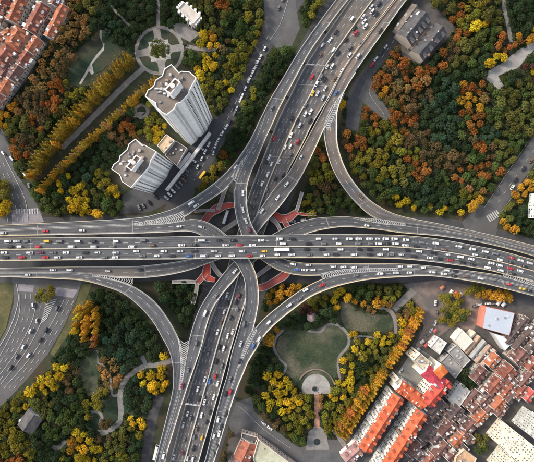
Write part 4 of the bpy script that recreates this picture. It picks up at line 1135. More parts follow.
# orange roofed apartment rows
ROWG = 'orange roofed apartment rows'
house('apartment_row', 'orange roofed apartment row standing alongside the orange tree row', 'apartment', (365,452),(400,398), 9.5, 17, 20, ORG, (.56,.55,.53), ROWG, dormers=8, chim=5, clutter=10, coping=False, wins=(6,16,1.5,1.5,(1,)), dcol=(.72,.42,.30), over=.6, balc=(1,))
house('apartment_row', 'orange roofed apartment row next to the brown roofs, partly cut by bottom edge', 'apartment', (381,480),(424,414), 9.5, 17, 20, ORG, (.56,.55,.53), ROWG, dormers=9, chim=5, clutter=12, coping=False, wins=(6,18,1.5,1.5,(1,)), dcol=(.72,.42,.30), over=.6, balc=(1,))
house('apartment_row', 'orange roofed apartment wing running down from the grey yard', 'apartment', (400,387),(427,406), 9, 16, 19, ORG, (.72,.68,.60), ROWG, dormers=4, chim=2, clutter=4, coping=False, wins=(5,9,1.6,1.5,(1,-1)), dcol=(.74,.45,.33), over=.5, balc=(1,))
house('apartment_row', 'red and orange apartment wing with striped stair windows', 'apartment', (428,405),(449,381), 11, 16.5, 20, (.55,.085,.060), (.72,.66,.58), ROWG, dormers=4, chim=2, clutter=4, coping=False, wins=(5,8,1.4,1.5,(1,)), dcol=(.74,.40,.30), over=.5)
house('apartment_row', 'magenta red roof block behind the cream penthouse', 'apartment', (426,371),(444,386), 9.5, 19, 21.5, (.48,.055,.085), (.74,.68,.58), ROWG, dormers=0, chim=1, clutter=4, coping=False, wins=(6,6,1.4,1.4,(1,)), over=.4)
house('apartment_row', 'small bright orange hipped roof beside magenta roof', 'apartment', (439,369),(446,377), 8, 20.5, 23, (.66,.17,.05), (.74,.68,.58), ROWG, chim=0, clutter=0, hip=2, coping=False)
flat_block('penthouse', 'cream roof terrace with pot plants above the grey yard', 'building', [(413,360),(420,353),(432,363),(424,372)], 17.5, (.56,.52,.43), (.44,.41,.33), clutter=14, wins=6)
flat_block('gatehouse', 'cream flat roofed end block at the top of the orange wing', 'building', [(394,382),(399,378),(407,385),(402,390)], 15, (.54,.50,.43), (.42,.39,.34), clutter=8, wins=5)
G('yard', [(396,376),(416,346),(440,362),(424,384),(408,392)], mat('yard_pale', (.15,.155,.155), (.22,.22,.215), .12, .9, 7))

# old houses of the lower right quarter
H = [(508,373,15,15,RED,'broad red roofed house, lower half of the pair below the metal roof'),(521,357,15,15,BRN,'broad brown red house, upper half of the pair below the metal roof'),
 (527,379,20,9,BRN,'long brown house with white dormers beside the broad red pair'),(533,365,14,9,RED,'small red house at right edge beside the broad pair'),
 (493.5,361,14,9,TERR,'small orange red house in front of the market sheds'),(480,375,16,11,BRN,'brown house at the corner of the green alley'),(494.5,386,18,11,RED,'red house beside the green alley, second from its corner'),
 (508,391,16,11,RED,'red brown house with white dormers between two alleys'),(499,404,14,9,TERR,'orange patched house above the grey towers'),(471,399,20,6,BRN,'narrow brown strip house beside the grey flat yards'),
 (434,411,26,17,DRK,'large dark brown roofed house touching the orange wing'),(455,414.5,17,11,DRK,'dark brown house right of the large dark roof'),(447.5,429,18,12,BRN,'brown house under the large dark roof'),
 (458.5,440,16,9,TERR,'orange roofed house at the end of the brown rows'),(469,428,18,11,BRN,'brown house with orange end in middle of the old quarter'),(480,418.5,16,10,TERR,'bright orange roofed house before the cream tower'),
 (426.5,434,21,13,DRK,'dark brown house beside the second orange apartment row'),(414,448,20,12,BRN,'brown house alongside the lower end of second orange row'),(403,462,16,12,DRK,'dark roofed house cut by bottom edge beside orange row'),
 (441.5,450.5,18,9,BRN,'brown house with cluttered white yard near bottom edge'),(429,461,14,9,RED,'red house cut by bottom edge near cluttered yard'),(502,411,14,7,BRN,'narrow brown house just above the cream tower'),
 (485,400,14,9,BRN,'cluttered brown house between alley and orange roof'),(463,452,12,7,DRK,'dark shed roof below the orange end house'),
 (512,398,12,7,DRK,'dark narrow roof before the grey tower'),(521,392,14,8,RED,'red house near right edge above the grey tower'),(530,396,12,9,(.5,.10,.09),'crimson roofed house at right edge above the grey tower')]
H += [(486,390,10,7,DRK,'tiny dark roof wedged behind the brown alley corner house'),(476,408,13,8,BRN,'brown roof tucked below the narrow strip house'),(463,420,9,6,DRK,'small dark roof between two brown houses of the old quarter'),
 (436,440,11,7,DRK,'small dark roof under the brown house beside orange row'),(452,456,12,8,BRN,'brown lean roof near bottom edge beside the cream building'),(515,385,10,7,DRK,'little dark roof behind the red brown house'),(503,377,8,6,BRN,'little brown roof squeezed beside the broad red house'),
 (420,456,9,7,DRK,'tiny dark roof near bottom edge between brown houses'),(488,412,10,7,BRN,'small brown roof right of the bright orange house'),(470,440,9,7,DRK,'small dark shed at the end of the grey lane')]
for i, (x,y,L,W,c,lab) in enumerate(H):
    chouse(x,y,L,W,c,label=lab,eave=6.3+.13*(i%7))
for k, (x,y,L) in enumerate([(517,331,32),(525,338,30),(533,346,26),(538,330,20)]):
    chouse(x,y,L,6.5,DRK,ang=50,label=['dark terrace with white dormers beside the pale metal roof, first of four','dark terrace with white dormers, second of four from the metal roof','dark terrace with white dormers, third of four from the metal roof','dark terrace with white dormers at right edge, last of four'][k],dormers=7,clutter=8,eave=6.5)
# sheds and flat roofs
flat_block('market_hall', 'pale blue metal roofed hall with red side wall near viaduct', 'building', [(486,306.5),(514.7,313),(509.4,335.7),(482.5,328)], 10, (.42,.16,.12), (.42,.46,.52), roofmat=METAL, parapet=0, clutter=4)
flat_block('market_hall', 'small pale metal roof wing below the blue roofed hall', 'building', [(493.7,333.4),(503.4,336.4),(511.7,344),(505,350.7)], 7.5, (.5,.5,.5), (.58,.62,.66), roofmat=METAL, parapet=0)
flat_block('market_hall', 'cream flat roofed hall beside the market sheds', 'building', [(454,340),(462,329.5),(473,341),(463.5,351)], 8, (.66,.62,.52), (.60,.57,.48), roofmat=METAL, parapet=.5)
flat_block('workshop', 'white and grey flat roofed workshop beside the brick paving', 'building', [(430,347),(438,337),(446.5,342.5),(439,354)], 8, (.60,.60,.60), (.55,.56,.55), clutter=2, wins=2)
for k in range(5):
    x, y = 470+k*5.2, 338+k*4.6
    house('market_shed', ['cream roofed market shed touching the cream hall','tan roofed market shed, second from the cream hall','grey roofed market shed, middle of five','brown roofed market shed, second from the old houses','tan market shed closest to the old houses'][k], 'shed', (x-9,y+11),(x+5,y-6), 3.6, 5, 5.9, [(.55,.48,.38),(.40,.26,.17),(.32,.32,.32),(.30,.20,.15),(.42,.30,.22)][k], (.5,.46,.4), 'market sheds', chim=0, clutter=3, coping=False, roofm=METAL, over=.15)
flat_block('workshop', 'grey flat roofed workshop between sheds and the green alley', 'building', [(448,352),(456,345),(470,360),(462,368)], 6.5, (.36,.36,.36), (.24,.24,.24), clutter=6, wins=2)
flat_block('workshop', 'long grey concrete yard roof behind the red roofed block', 'building', [(440,362),(448,354),(462,369),(455,378)], 5.5, (.34,.34,.33), (.25,.245,.24), clutter=5, wins=1)
flat_block('workshop', 'pale grey roof with brown strips above the dark roofs', 'building', [(448,400),(461,383),(470,391),(458,408)], 7, (.42,.42,.42), (.33,.34,.35), clutter=6, wins=2)
# bottom compound
house('court_house', 'red tiled court house cut by the bottom edge beside highway', 'house', (236,474),(250,443), 13, 6, 9, (.36,.13,.085), (.62,.56,.50), None, dormers=2, chim=2, clutter=12)
root, P = flat_block('courtyard_block', 'flat pale green roof compound with pink walls at bottom edge', 'building', [(258.5,439),(300,470),(290,480),(262,480),(253,458)], 8, (.62,.50,.43), (.40,.42,.33), parapet=1.1, clutter=8, wins=2)
flat_block('annex', 'low pink walled annex with dark roof beside bottom junction', 'building', [(242,432.5),(258,437),(255,444),(241,440)], 6, (.62,.52,.46), (.09,.092,.095), parapet=.9, clutter=2, wins=2)
house('row_house', 'pinkish roofed house with white gable beside the bottom plaza', 'house', (346,462),(362,447), 11, 5.5, 8, (.34,.20,.19), (.66,.62,.62), None, dormers=2, chim=1, clutter=10)
flat_block('kiosk', 'cream and orange roofed building cut by bottom edge below brown houses', 'building', [(456,456),(464,449),(476,458),(468,480),(452,476)], 9, (.50,.42,.32), (.44,.30,.19), clutter=5, wins=3)

# tall residential towers whose tops leave the picture
def slab(label, b0, b1, depth, h, wallc, nc, side=None, floors=24):
    a, b = U(*b0,0), U(*b1,0)
    d = (b-a).normalized(); n_ = Vector((d.y,-d.x,0))
    if n_.dot(Vector((a.x,a.y,0))) < 0: n_ = -n_
    P = ccw([a,b,b+n_*depth,a+n_*depth])
    c = sum(P,Vector())/4
    root = thing('apartment_tower', label, 'tower', c, 0, 'tall apartment towers at right')
    mb = MB(); mb.prism(P, 0, h); part('wall', mb, WALL, root, color=wallc)
    mb = MB(); mb.sheet(inset(P,.3), h+.02); part('roof', mb, FLATR, root, color=(.22,.21,.2))
    mb = MB(); rim(inset(P,-.06), .4, h-.02, h+1.2, mb); part('parapet', mb, WALL, root, color=wallc)
    fz = (h-3)/floors
    e, f = (a, b) if Vector(((b-a).y,-(b-a).x,0)).dot(n_) < 0 else (b, a)
    windows(root, e, f, [(k+.5)/nc for k in range(nc)], [2.2+i*fz for i in range(floors)], (b-a).length/nc*.36, fz*.42, skip=.2)
    g = (f-e).normalized(); o_ = Vector((g.y,-g.x,0)); FL = (f-e).length
    for i in range(floors):
        for k in range(nc):
            if random.random() < .5: continue
            q = random.choice(BALC[3:] + BALC[:1])
            ob = link('air_conditioner', q[0], root, random.choice([(.7,.69,.66),(.4,.4,.4),(.8,.78,.72),(.3,.31,.3)]))
            p = e + g*(FL*(k+.5+random.uniform(-.3,.3))/nc) + o_*.03; p.z = 1.3+i*fz+random.uniform(0,.8)
            ob.location = p-ROOT[root.name]; ob.rotation_euler = (0,0,math.atan2(g.y,g.x)+math.pi)
            ob.scale = (.8,.8,.9)
    for i in range(0, floors, 1):
        z = .7+i*fz
        mb = MB(); g = (f-e).normalized(); o_ = Vector((g.y,-g.x,0))
        q = [e+g*.1, f-g*.1, f-g*.1+o_*.35, e+g*.1+o_*.35]
        mb.prism([v for v in q], z, z+.22); part('floor_ledge', mb, WALL, root, color=shade(wallc,.95))
    for i0, i1 in ((0,1),(1,2),(2,3),(3,0)):
        p, q = P[i0], P[i1]
        if (q-p).normalized().dot((f-e).normalized()) > .9 or (q-p).length < 1: continue
        if Vector(((q-p).y,-(q-p).x,0)).dot(-(p+q)/2) > 0:
            windows(root, p, q, (.2,.5,.8), [2.2+i*fz for i in range(floors)], 1.3, fz*.45)
    corners = [b0, b1]
    pts = []
    for v, hh in ((a,0),(b,0)):
        pass
    t = HC/(HC-h)
    block([b0, b1, (NX+(b1[0]-NX)*t, NY+(b1[1]-NY)*t), (NX+(b0[0]-NX)*t, NY+(b0[1]-NY)*t)])
slab('cream apartment tower with rows of small dark windows at lower right', (485.5,433),(498,417.5), 13, 72, (.52,.475,.40), 8)
slab('grey white apartment tower at right edge above the cream tower', (511,421),(522.5,405.5), 13, 72, (.36,.38,.375), 8)
slab('beige apartment tower cut by bottom edge below the cream tower', (486,460),(498,445), 13, 66, (.48,.46,.40), 8)
slab('white and green glass office tower at right edge beside the wood', (527.5,218),(529,194), 16, 70, (.62,.70,.68), 7)

# ================================================================== MARKET STALLS on the brick paving
for k, (x, y, c, lab) in enumerate([(450,291.5,(.62,.6,.58),'white canopy stall above the plaza tree clump'),(454,293,(.5,.12,.1),'red canopy stall beside the white one above the plaza trees'),(459,294.5,(.62,.6,.58),'white canopy stall second above the plaza tree clump'),
    (421,341,(.5,.45,.42),'beige canopy stall beside the lane corner of the brick paving'),(425,344.5,(.42,.1,.1),'dark red canopy stall next to the white workshop'),(429,341,(.62,.62,.62),'pale canopy stall in front of the white workshop'),(417,349,(.30,.32,.36),'grey canopy stall at the lane mouth'),
    (497,302.5,(.7,.7,.7),'small white kiosk roof under the amber tree row'),(502,304,(.7,.7,.7),'second white kiosk roof under the amber tree row'),(441,287,(.5,.2,.12),'rust canopy stall close to the viaduct edge'),(434,330,(.45,.12,.12),'red canopy stall in middle of the brick paving')]):
    c0 = U(x,y,0); rz = random.uniform(.5,1.1)
    root = thing('market_stall', lab, 'stall', c0, rz, 'market stalls')
    mb = MB(); mb.add([(-1.9,-1.4,2.4),(1.9,-1.4,2.4),(1.9,1.4,2.4),(-1.9,1.4,2.4),(-1.0,0,3.1),(1.0,0,3.1)], ((0,1,5,4),(2,3,4,5),(1,2,5),(3,0,4))); lpart('canopy', mb, CLOTH, root, c)
    for sx in (-1.7,1.7):
        for sy in (-1.2,1.2):
            mb = MB(); mb.cyl((sx,sy), .06, .06, 0, 2.45, 6); lpart('post', mb, RAIL, root)
    mb = MB(); mb.box((-1.5,-.6,.5),(1.5,.6,1.0)); lpart('counter', mb, TRUNK, root)

# ================================================================== PARK FEATURES
def disc(cx, cy, r, n=36, a0=0.0, a1=2*math.pi):
    return [(cx+r*math.cos(a), cy+r*math.sin(a)) for a in np.linspace(a0, a1, n, endpoint=abs(a1-a0) < 6.28)]
G('round_plaza_pavement', disc(159.5,50.5,24.8), PAVE)
for k in range(4):
    a = R(45)+k*math.pi/2 + R(-8)
    G('lawn', [(159.5+r*math.cos(t), 50.5+r*math.sin(t)) for r, t in [(21.5,a-.62),(21.5,a-.4),(21.5,a-.2),(21.5,a),(21.5,a+.2),(21.5,a+.4),(21.5,a+.62),(13,a+.5),(11.5,a),(13,a-.5)]], LAWN_D)
G('plaza_paving', [(159.5+14*math.cos(R(37)+k*math.pi/2), 50.5+14*math.sin(R(37)+k*math.pi/2)) for k in range(4)], PAVE_L)
G('plaza_paving', [(159.5+8*math.cos(R(37)+k*math.pi/2), 50.5+8*math.sin(R(37)+k*math.pi/2)) for k in range(4)], LAWN_D)
G('ring_path', disc(141.5,111,8), PAVE)
G('lawn', disc(141.5,111,4.6,24), LAWN_D)
G('path', [(133,117),(138,112),(145,112),(138,118)], PAVE)
G('pond', disc(317,442,3.4,24), WATER)
c = U(314.5,388.5,0)
root = thing('fountain', 'small round dark fountain in the half round plaza', 'fountain', c)
mb = MB(); mb.cyl(c, 2.3, 2.3, .2, 1.0, 24); part('basin', mb, PAVE, root)
mb = MB(); mb.cyl(c, 1.95, 1.95, .9, 1.04, 24); part('water', mb, WATER, root)
# curved seat wall round the plaza
root = thing('seat_wall', 'low curved wall round upper side of the half round plaza', 'wall', U(316,390,0))
mb = MB(); prev = None
for a in np.linspace(.15, 2.6, 26):
    q = [U(316+r*math.cos(a), 390-(r+2)*math.sin(a), 0) for r in (18.4,19.6)]
    r_ = [q[0], q[0]+Vector((0,0,1.1)), q[1]+Vector((0,0,1.1)), q[1]]
    if prev:
        for j in range(3): mb.quad(prev[j], prev[j+1], r_[j+1], r_[j])
    prev = r_
part('coping', mb, PAVE_B, root)
# small round kiosk roof in the park
c = U(311,316,0)
root = thing('gazebo', 'pinkish eight sided gazebo roof at upper end of the lawn', 'gazebo', c)
mb = MB(); mb.cyl(c, 4.2, .4, 3.2, 5.4, 8); part('roof', mb, TILE, root, color=(.46,.33,.32))
for k in range(8):
    a = k*math.pi/4; mb = MB(); mb.cyl(c+Vector((3.4*math.cos(a),3.4*math.sin(a),0)), .18, .18, 0, 3.3, 6); part('post', mb, TRUNK, root)

# ================================================================== TREES
def leaf_cloud(centres, radii, per, size, flat=.75, seed=0, up=.35):
    """leaf-sized quads spread over clumps; returns verts, faces"""
    g = np.random.default_rng(seed)
    C = np.repeat(np.array(centres), per, 0); Rr = np.repeat(np.array(radii), per)
    n = len(C)
    d = g.normal(size=(n,3)); d[:,2] = np.abs(d[:,2])*1.0 - .35*(g.random(n) < .45)
    d /= np.linalg.norm(d, axis=1)[:,None]
    rad = Rr*(.72+.34*g.random(n))
    P = C + d*rad[:,None]*np.array([1,1,flat])
    nr = d + g.normal(size=(n,3))*.55 + np.array([0,0,up]); nr /= np.linalg.norm(nr,axis=1)[:,None]
    t = np.cross(nr, g.normal(size=(n,3))); t /= np.linalg.norm(t,axis=1)[:,None]
    b = np.cross(nr, t)
    s = size*(.6+.8*g.random(n))[:,None]
    V = np.stack([P-t*s-b*s*.7, P+t*s-b*s*.7, P+t*s*.8+b*s*.7, P-t*s*.8+b*s*.7], 1).reshape(-1,3)
    F = np.arange(4*n).reshape(-1,4)
    return V, F
def np_mesh(name, V, F, m):
    me = bpy.data.meshes.new(name)
    me.from_pydata(V.tolist(), [], F.tolist())
    me.materials.append(m); me.update()
    return me
CROWN, TRK = {'round': [], 'open': [], 'cone': []}, {'round': None, 'cone': None}
for k in range(10):         # unit crown: radius about 1, centre height 1.35; uneven lobes of small leaf clumps
    g = np.random.default_rng(100+k)
    if k < 6: lobes = [(g.uniform(-.08,.08), g.uniform(-.08,.08), .80)] + [(g.uniform(-.5,.5), g.uniform(-.5,.5), g.uniform(.3,.42)) for _ in range(2)]
    else: lobes = [(g.uniform(-.4,.4), g.uniform(-.4,.4), g.uniform(.42,.62)) for _ in range(int(g.integers(3,5)))]
    NC = 60
    cs, rs = [], []
    tries = 0
    while len(cs) < NC and tries < 4000:
        tries += 1
        lx, ly, lr = lobes[min(len(lobes)-1, int(g.integers(len(lobes)+2)) if k >= 6 else max(0, int(g.integers(5))-2))]
        a, q = g.uniform(0,6.283), math.sqrt(g.random())*lr
        x, y = lx+q*math.cos(a), ly+q*math.sin(a)
        z = .9 + lr*1.0*math.sqrt(max(0,1-(q/lr)**2))*g.uniform(.85,1.06) + .05*g.normal()
        if any((x-c[0])**2+(y-c[1])**2+(z-c[2])**2 < .018 for c in cs): continue
        cs.append((x,y,z)); rs.append(g.uniform(.10,.19))
    V, F = leaf_cloud(cs, rs, 52, .033, .9, 200+k)
    CROWN['round'].append(np_mesh('crown', V, F, LEAF))
    m_ = len(cs)*2//3
    V, F = leaf_cloud(cs[:m_], rs[:m_], 42, .033, .85, 300+k)
    CROWN['open'].append(np_mesh('crown', V, F, LEAF))
for k in range(5):          # unit conifer: height 1 (scaled), base radius .17
    g = np.random.default_rng(400+k)
    cs, rs = [], []
    for i in range(26):
        h = .12 + .86*(i/25)**.9; r = .15*(1-h)**.8 + .012
        m = max(1, int(5*(1-h)+1))
        for j in range(m):
            a = g.uniform(0,6.28); cs.append((r*.75*math.cos(a), r*.75*math.sin(a), h)); rs.append(.028+.045*(1-h))
    cs = [(x*g.uniform(.8,1.35)+.02*math.sin(h_*9+k), y*g.uniform(.8,1.35), h_) for x, y, h_ in cs]
    V, F = leaf_cloud(cs, rs, 26, .0115, .8, 500+k)
    CROWN['cone'].append(np_mesh('crown', V, F, LEAF))
def limb(mb, a, b, r0, r1, n=6):
    a, b = Vector(a), Vector(b); d = (b-a).normalized(); u = d.orthogonal().normalized(); w = d.cross(u)
    vs = [c+(u*math.cos(2*math.pi*i/n)+w*math.sin(2*math.pi*i/n))*r for c, r in ((a,r0),(b,r1)) for i in range(n)]
    mb.add(vs, [(i,(i+1)%n,(i+1)%n+n,i+n) for i in range(n)])
mb = MB(); limb(mb,(0,0,0),(.02,0,.8),.075,.05); limb(mb,(.02,0,.8),(0,.03,1.45),.05,.02)
for a in range(5): limb(mb,(.02,0,.7+.06*a),(.6*math.cos(a*1.3),.6*math.sin(a*1.3),1.15+.07*a),.035,.012,5)
TRK['round'] = mb.mesh('trunk', TRUNK)
mb = MB(); limb(mb,(0,0,0),(0,0,.5),.014,.009); limb(mb,(0,0,.5),(0,0,.97),.009,.002)
for a in range(6): limb(mb,(0,0,.2+.1*a),(.1*(1-a*.12)*math.cos(a*2.4),.1*(1-a*.12)*math.sin(a*2.4),.24+.1*a),.004,.002,4)
TRK['cone'] = mb.mesh('trunk', TRUNK)

PAL = {  # leaf colours
 'D': ('dark green', (.036,.058,.026), 'evergreen_tree'), 'T': ('blue green', (.042,.076,.044), 'camphor_tree'), 'G': ('mid green', (.070,.100,.030), 'camphor_tree'),
 'O': ('olive', (.120,.124,.034), 'broadleaf_tree'), 'L': ('yellow green', (.185,.168,.027), 'plane_tree'), 'Y': ('bright yellow', (.48,.335,.024), 'ginkgo_tree'),
 'A': ('amber', (.42,.225,.028), 'ginkgo_tree'), 'R': ('rust orange', (.27,.108,.030), 'maple_tree'), 'N': ('tan orange', (.26,.155,.056), 'deciduous_tree'),
 'K': ('olive gold', (.27,.185,.028), 'deciduous_tree'), 'B': ('brown', (.140,.098,.046), 'deciduous_tree'), 'M': ('dark maroon', (.085,.036,.030), 'maple_tree')}
SEEDS = """75,10,N 85,5,O 65,30,N 80,25,N 60,50,N 70,55,B 45,70,N 60,72,B 52,60,N 40,85,N 30,100,B 25,110,N 8,112,A 15,125,O 55,88,R 46,97,R 55,105,R 48,102,B 40,115,B 28,120,R 70,95,L 80,92,L 62,105,O 50,125,O 45,138,O 30,140,B 17,150,R 20,165,G 28,168,L 12,172,G 4,195,L 4,205,Y
110,10,D 125,15,D 140,15,D 105,22,T 120,30,D 135,25,D 100,30,D 150,5,D 150,18,D 165,10,D 172,30,D 132,45,D 128,35,D 160,50,O 187,60,G 190,40,D 183,70,D
120,105,D 110,120,D 128,122,M 125,128,R 120,138,B 100,135,D 95,150,D 110,150,D 85,165,D 80,175,T 70,180,D 60,195,D 50,200,G 45,190,G 62,210,O 59,182,Y 70,191,Y 78,206,Y 88,203,Y 83,204,Y 66,209,Y 100,195,G 105,185,L 115,190,L 120,191,Y 110,205,G 125,205,G 95,190,O 130,100,D 135,120,D 92,175,D
150,120,L 146,128,L 155,130,Y 150,137,L 158,122,L 205,5,O 215,8,O 223,3,R 240,5,G 250,15,L 255,5,O 235,20,G 245,30,G 252,40,L 240,45,L 243,55,L 238,60,L 230,40,D 220,35,A 225,45,B 215,30,O 205,25,O 202,40,Y 208,46,Y 213,57,Y 197,70,Y 195,62,G 225,65,D 222,78,D 215,85,L 224,88,Y 232,72,L 232,80,O 208,95,L 215,100,O 218,108,O
262,60,D 270,50,G 278,40,G 272,65,D 262,80,D 255,90,L 250,98,L 245,105,G 258,100,D 248,120,D 240,130,D 232,140,D 228,150,D 225,160,G 219,154,R 222,158,R 215,165,L 220,165,L 213,172,L 220,172,L 206,178,L 210,184,L 285,10,G 300,5,D 318,4,L 295,15,D 305,20,G
435,8,O 425,5,L 450,5,O 445,18,B 440,12,O 455,15,R 465,20,L 478,18,Y 478,8,L 490,5,O 500,15,O 497,25,O 470,30,O 462,35,R 452,42,B 448,50,B 470,42,O 480,40,O 487,38,G 465,48,O 475,50,G 485,50,D 455,60,O 470,60,G 485,60,D 462,70,D 478,72,D 440,58,R 430,55,D 424,68,R 408,55,R 388,53,R 380,58,R 398,38,B 410,50,N 382,80,R 378,85,A 392,78,B 400,75,B 412,78,R 420,80,N 405,88,N 395,92,N 410,95,N 425,92,B 415,102,B 395,105,O
440,85,D 450,90,T 445,105,T 455,105,T 435,105,T 440,118,T 455,118,T 465,110,G 430,115,D 450,130,T 462,128,G 470,135,T 445,140,T 475,150,G 460,145,D 463,97,A 470,92,R 478,90,R 472,100,A 480,100,N 472,115,R 474,125,R 473,135,B 478,145,R 482,155,B
500,85,G 510,95,O 520,95,G 530,85,O 525,105,O 510,110,O 500,105,T 495,115,G 490,135,T 505,125,O 520,120,O 530,115,O 500,140,O 515,140,G 510,155,O 495,160,B 487,170,R 480,175,R 500,165,G 490,185,G 475,180,G 470,190,L 480,195,N 474,205,A 515,15,D 525,20,D 520,30,D 513,41,R 505,47,R 492,55,Y 530,30,A 524,70,D 530,75,M 534,75,Y 515,80,D
398,112,R 405,118,R 412,125,R 420,130,B 428,140,B 435,148,B 445,155,B 455,165,B 460,175,R 450,160,B 440,165,B 415,140,B 425,152,B 407,128,B
345,105,Y 350,112,L 345,120,L 355,108,G 362,118,N 368,115,R 355,140,R 350,148,R 346,152,N 360,130,G 375,128,L 385,130,L 380,138,G 395,140,L 405,145,L 385,148,L 410,152,L 360,165,L 370,160,L 380,158,L 372,170,G 395,165,D 390,175,L 400,172,L 405,165,O 415,165,R 422,172,R 410,178,O 395,185,D 410,190,D 420,190,T 430,195,T 440,205,D 425,207,G 404,207,Y 428,211,L 449,212,Y 455,205,G 435,185,D 445,195,D 440,178,G 385,195,G
320,145,O 315,160,O 318,175,L 310,190,D 305,205,L 312,205,L 320,200,O 325,190,B 335,205,G 345,208,G 325,205,G 318,150,R 515,180,O 525,175,O 520,190,A 510,200,O 505,210,O 520,215,D 528,225,D 508,230,A 500,205,D 535,190,A
45,293,L 55,348,G 65,335,T 75,340,D 60,355,D 40,365,M 38,362,B 60,370,Y 65,378,B 48,388,Y 40,393,Y 28,398,Y 20,402,L 10,410,L 5,400,O 15,420,G 5,430,L 10,445,L 25,450,L 14,460,R 40,405,O 55,400,D 70,405,D 80,390,G 60,415,G 75,415,G 85,400,G 92,395,L 97,400,L 88,410,L 70,425,G 60,430,G 85,425,D 70,435,D 45,445,D 52,455,D 70,442,A 78,442,Y 85,447,Y 92,450,Y 82,455,Y 60,458,L 68,455,G 103,372,N
115,335,T 125,340,T 110,345,T 130,330,T 105,325,D 120,320,D 135,315,D 115,310,D 140,325,D 150,330,D 125,350,T 140,350,D 110,300,D 98,315,D 100,345,D 150,377,Y 162,380,Y 160,385,Y 135,390,T 145,395,T 155,395,T 130,400,T 140,405,D 150,410,T 125,410,T 160,405,D 135,422,Y 148,424,Y 140,432,L 130,430,O 125,445,O 120,455,L 110,450,O 125,458,G 135,445,D 150,440,D 105,435,B 170,290,D 180,300,D 185,320,D 175,310,D
275,298,A 283,292,A 300,280,A 268,310,D 308,302,L 315,300,L 332,308,G 336,293,Y 350,303,A 354,308,A 343,300,Y 362,292,G 370,296,O 362,303,A 376,299,A 375,305,A 385,292,O 390,290,O 372,312,N 378,315,N 395,300,L 388,310,N 360,342,Y 355,345,L 385,335,Y 380,342,Y 390,337,Y 375,348,L 357,355,L 345,368,Y 348,376,Y 345,387,Y 360,375,D 370,360,O 365,370,O 375,372,L 380,365,O 385,358,O 372,380,O 390,350,O 395,345,O 362,360,D 358,385,D 365,390,O
275,378,Y 284,387,Y 295,398,Y 272,402,Y 280,405,Y 268,395,L 300,388,Y 308,402,L 305,410,L 335,397,Y 327,403,N 342,395,L 330,410,L 340,405,Y 345,412,L 335,418,L 328,425,L 290,420,L 296,425,L 285,428,L 300,430,L 292,435,L 275,412,D 275,430,B 270,428,B 293,448,A 306,440,G 312,425,L 311,445,L 330,437,L 338,430,L 345,425,L 258,385,D 250,380,D 262,370,D 270,355,D 255,400,G 300,320,D 290,335,D 305,312,M 322,318,D 265,340,A
470,290,A 477,292,L 488,293,A 496,294,A 505,296,A 512,298,A 450,300,L 458,308,L 448,312,L 455,318,G 462,313,G 452,322,L 482,444,O 484,450,G 467,377,D 462,382,D 470,386,D"""
SD = [(float(a), float(b), c) for a, b, c in (s.split(',') for s in SEEDS.split())]
SDx = np.array([s[0] for s in SD]); SDy = np.array([s[1] for s in SD])
WOODS = [
 ('the wood beside the red roofed row houses', [(64,-8),(100,-8),(98,25),(92,30),(88,48),(70,62),(66,82),(60,95),(72,90),(84,88),(92,85),(92,96),(50,136),(30,156),(22,178),(8,178),(12,150),(8,135),(0,130),(-8,130),(-8,112),(12,100),(30,75),(42,50),(54,34)]),
 ('the park round the circular plaza', [(98,-8),(200,-8),(205,20),(206,60),(192,68),(176,60),(168,60),(140,66),(128,50),(104,36),(98,24)]),
 ('the grove left of the shorter white tower', [(152,84),(150,130),(134,138),(110,164),(110,185),(133,203),(130,211),(56,215),(36,205),(30,185),(56,172),(100,132),(136,94)]),
 ('the clump between the two white towers', [(143,118),(156,112),(163,125),(160,140),(148,142)]),
 ('the wood behind the tallest white tower', [(200,-8),(262,-8),(262,30),(248,60),(230,96),(220,118),(208,112),(198,72),(194,62),(205,50)]),
 ('the strip between street and diagonal road', [(270,48),(290,47),(296,50),(264,100),(246,138),(230,160),(210,184),(196,192),(202,178),(222,150),(246,98),(262,66)]),
 ('the small wood at the top edge', [(302,-8),(328,-8),(318,14),(304,28),(300,10)]),
 ('the big wood at upper right', [(428,-8),(540,-8),(540,128),(505,172),(478,206),(462,216),(455,214),(395,206),(365,187),(350,163),(344,140),(343,105),(350,92),(366,72),(378,60),(400,44),(412,60),(424,66),(446,42)]),
 ('the triangle between the two tan ramps', [(320,140),(326,162),(345,197),(370,212),(340,210),(310,214),(300,213),(308,182)]),
 ('the wood beside the glass tower', [(540,156),(508,198),(500,222),(520,236),(540,240)]),
 ('the lower left park', [(95,290),(110,292),(128,305),(145,320),(158,342),(166,362),(164,398),(148,450),(142,470),(-8,470),(-8,408),(25,393),(47,370),(64,345),(76,320)]),
 ('the wedge between the two bottom ramps', [(152,284),(192,280),(198,292),(190,330),(182,325),(165,300)]),
 ('the park round the big lawn', [(262,345),(280,325),(305,305),(330,293),(370,284),(410,283),(420,300),(413,322),(394,352),(364,403),(336,445),(322,440),(312,446),(296,445),(264,418),(256,408),(246,394),(250,370)]),
 ('the bed beneath the lower right ramp', [(286,284),(300,279),(312,282),(290,292),(270,305),(263,313),(262,302),(275,290)]),
 ('the plaza beside the market', [(442,294),(462,294),(468,312),(456,326),(442,320)]),
 ('the row beside the right viaduct', [(466,288),(490,290),(516,296),(514,301),(488,297),(466,294)]),
 ('the green alley of the old quarter', [(458,376),(466,372),(476,390),(470,394)]),
 ('the yard before the cream tower', [(477,438),(488,438),(488,452),(477,452)]),
 ('the strip by the bottom highway', [(237,408),(228,440),(216,475),(226,475),(238,440)]),
 ('the verge at left edge', [(-8,178),(8,184),(6,212),(-8,216)]),
 ('the island in the wide left street', [(38,288),(52,288),(52,298),(38,298)]),
]
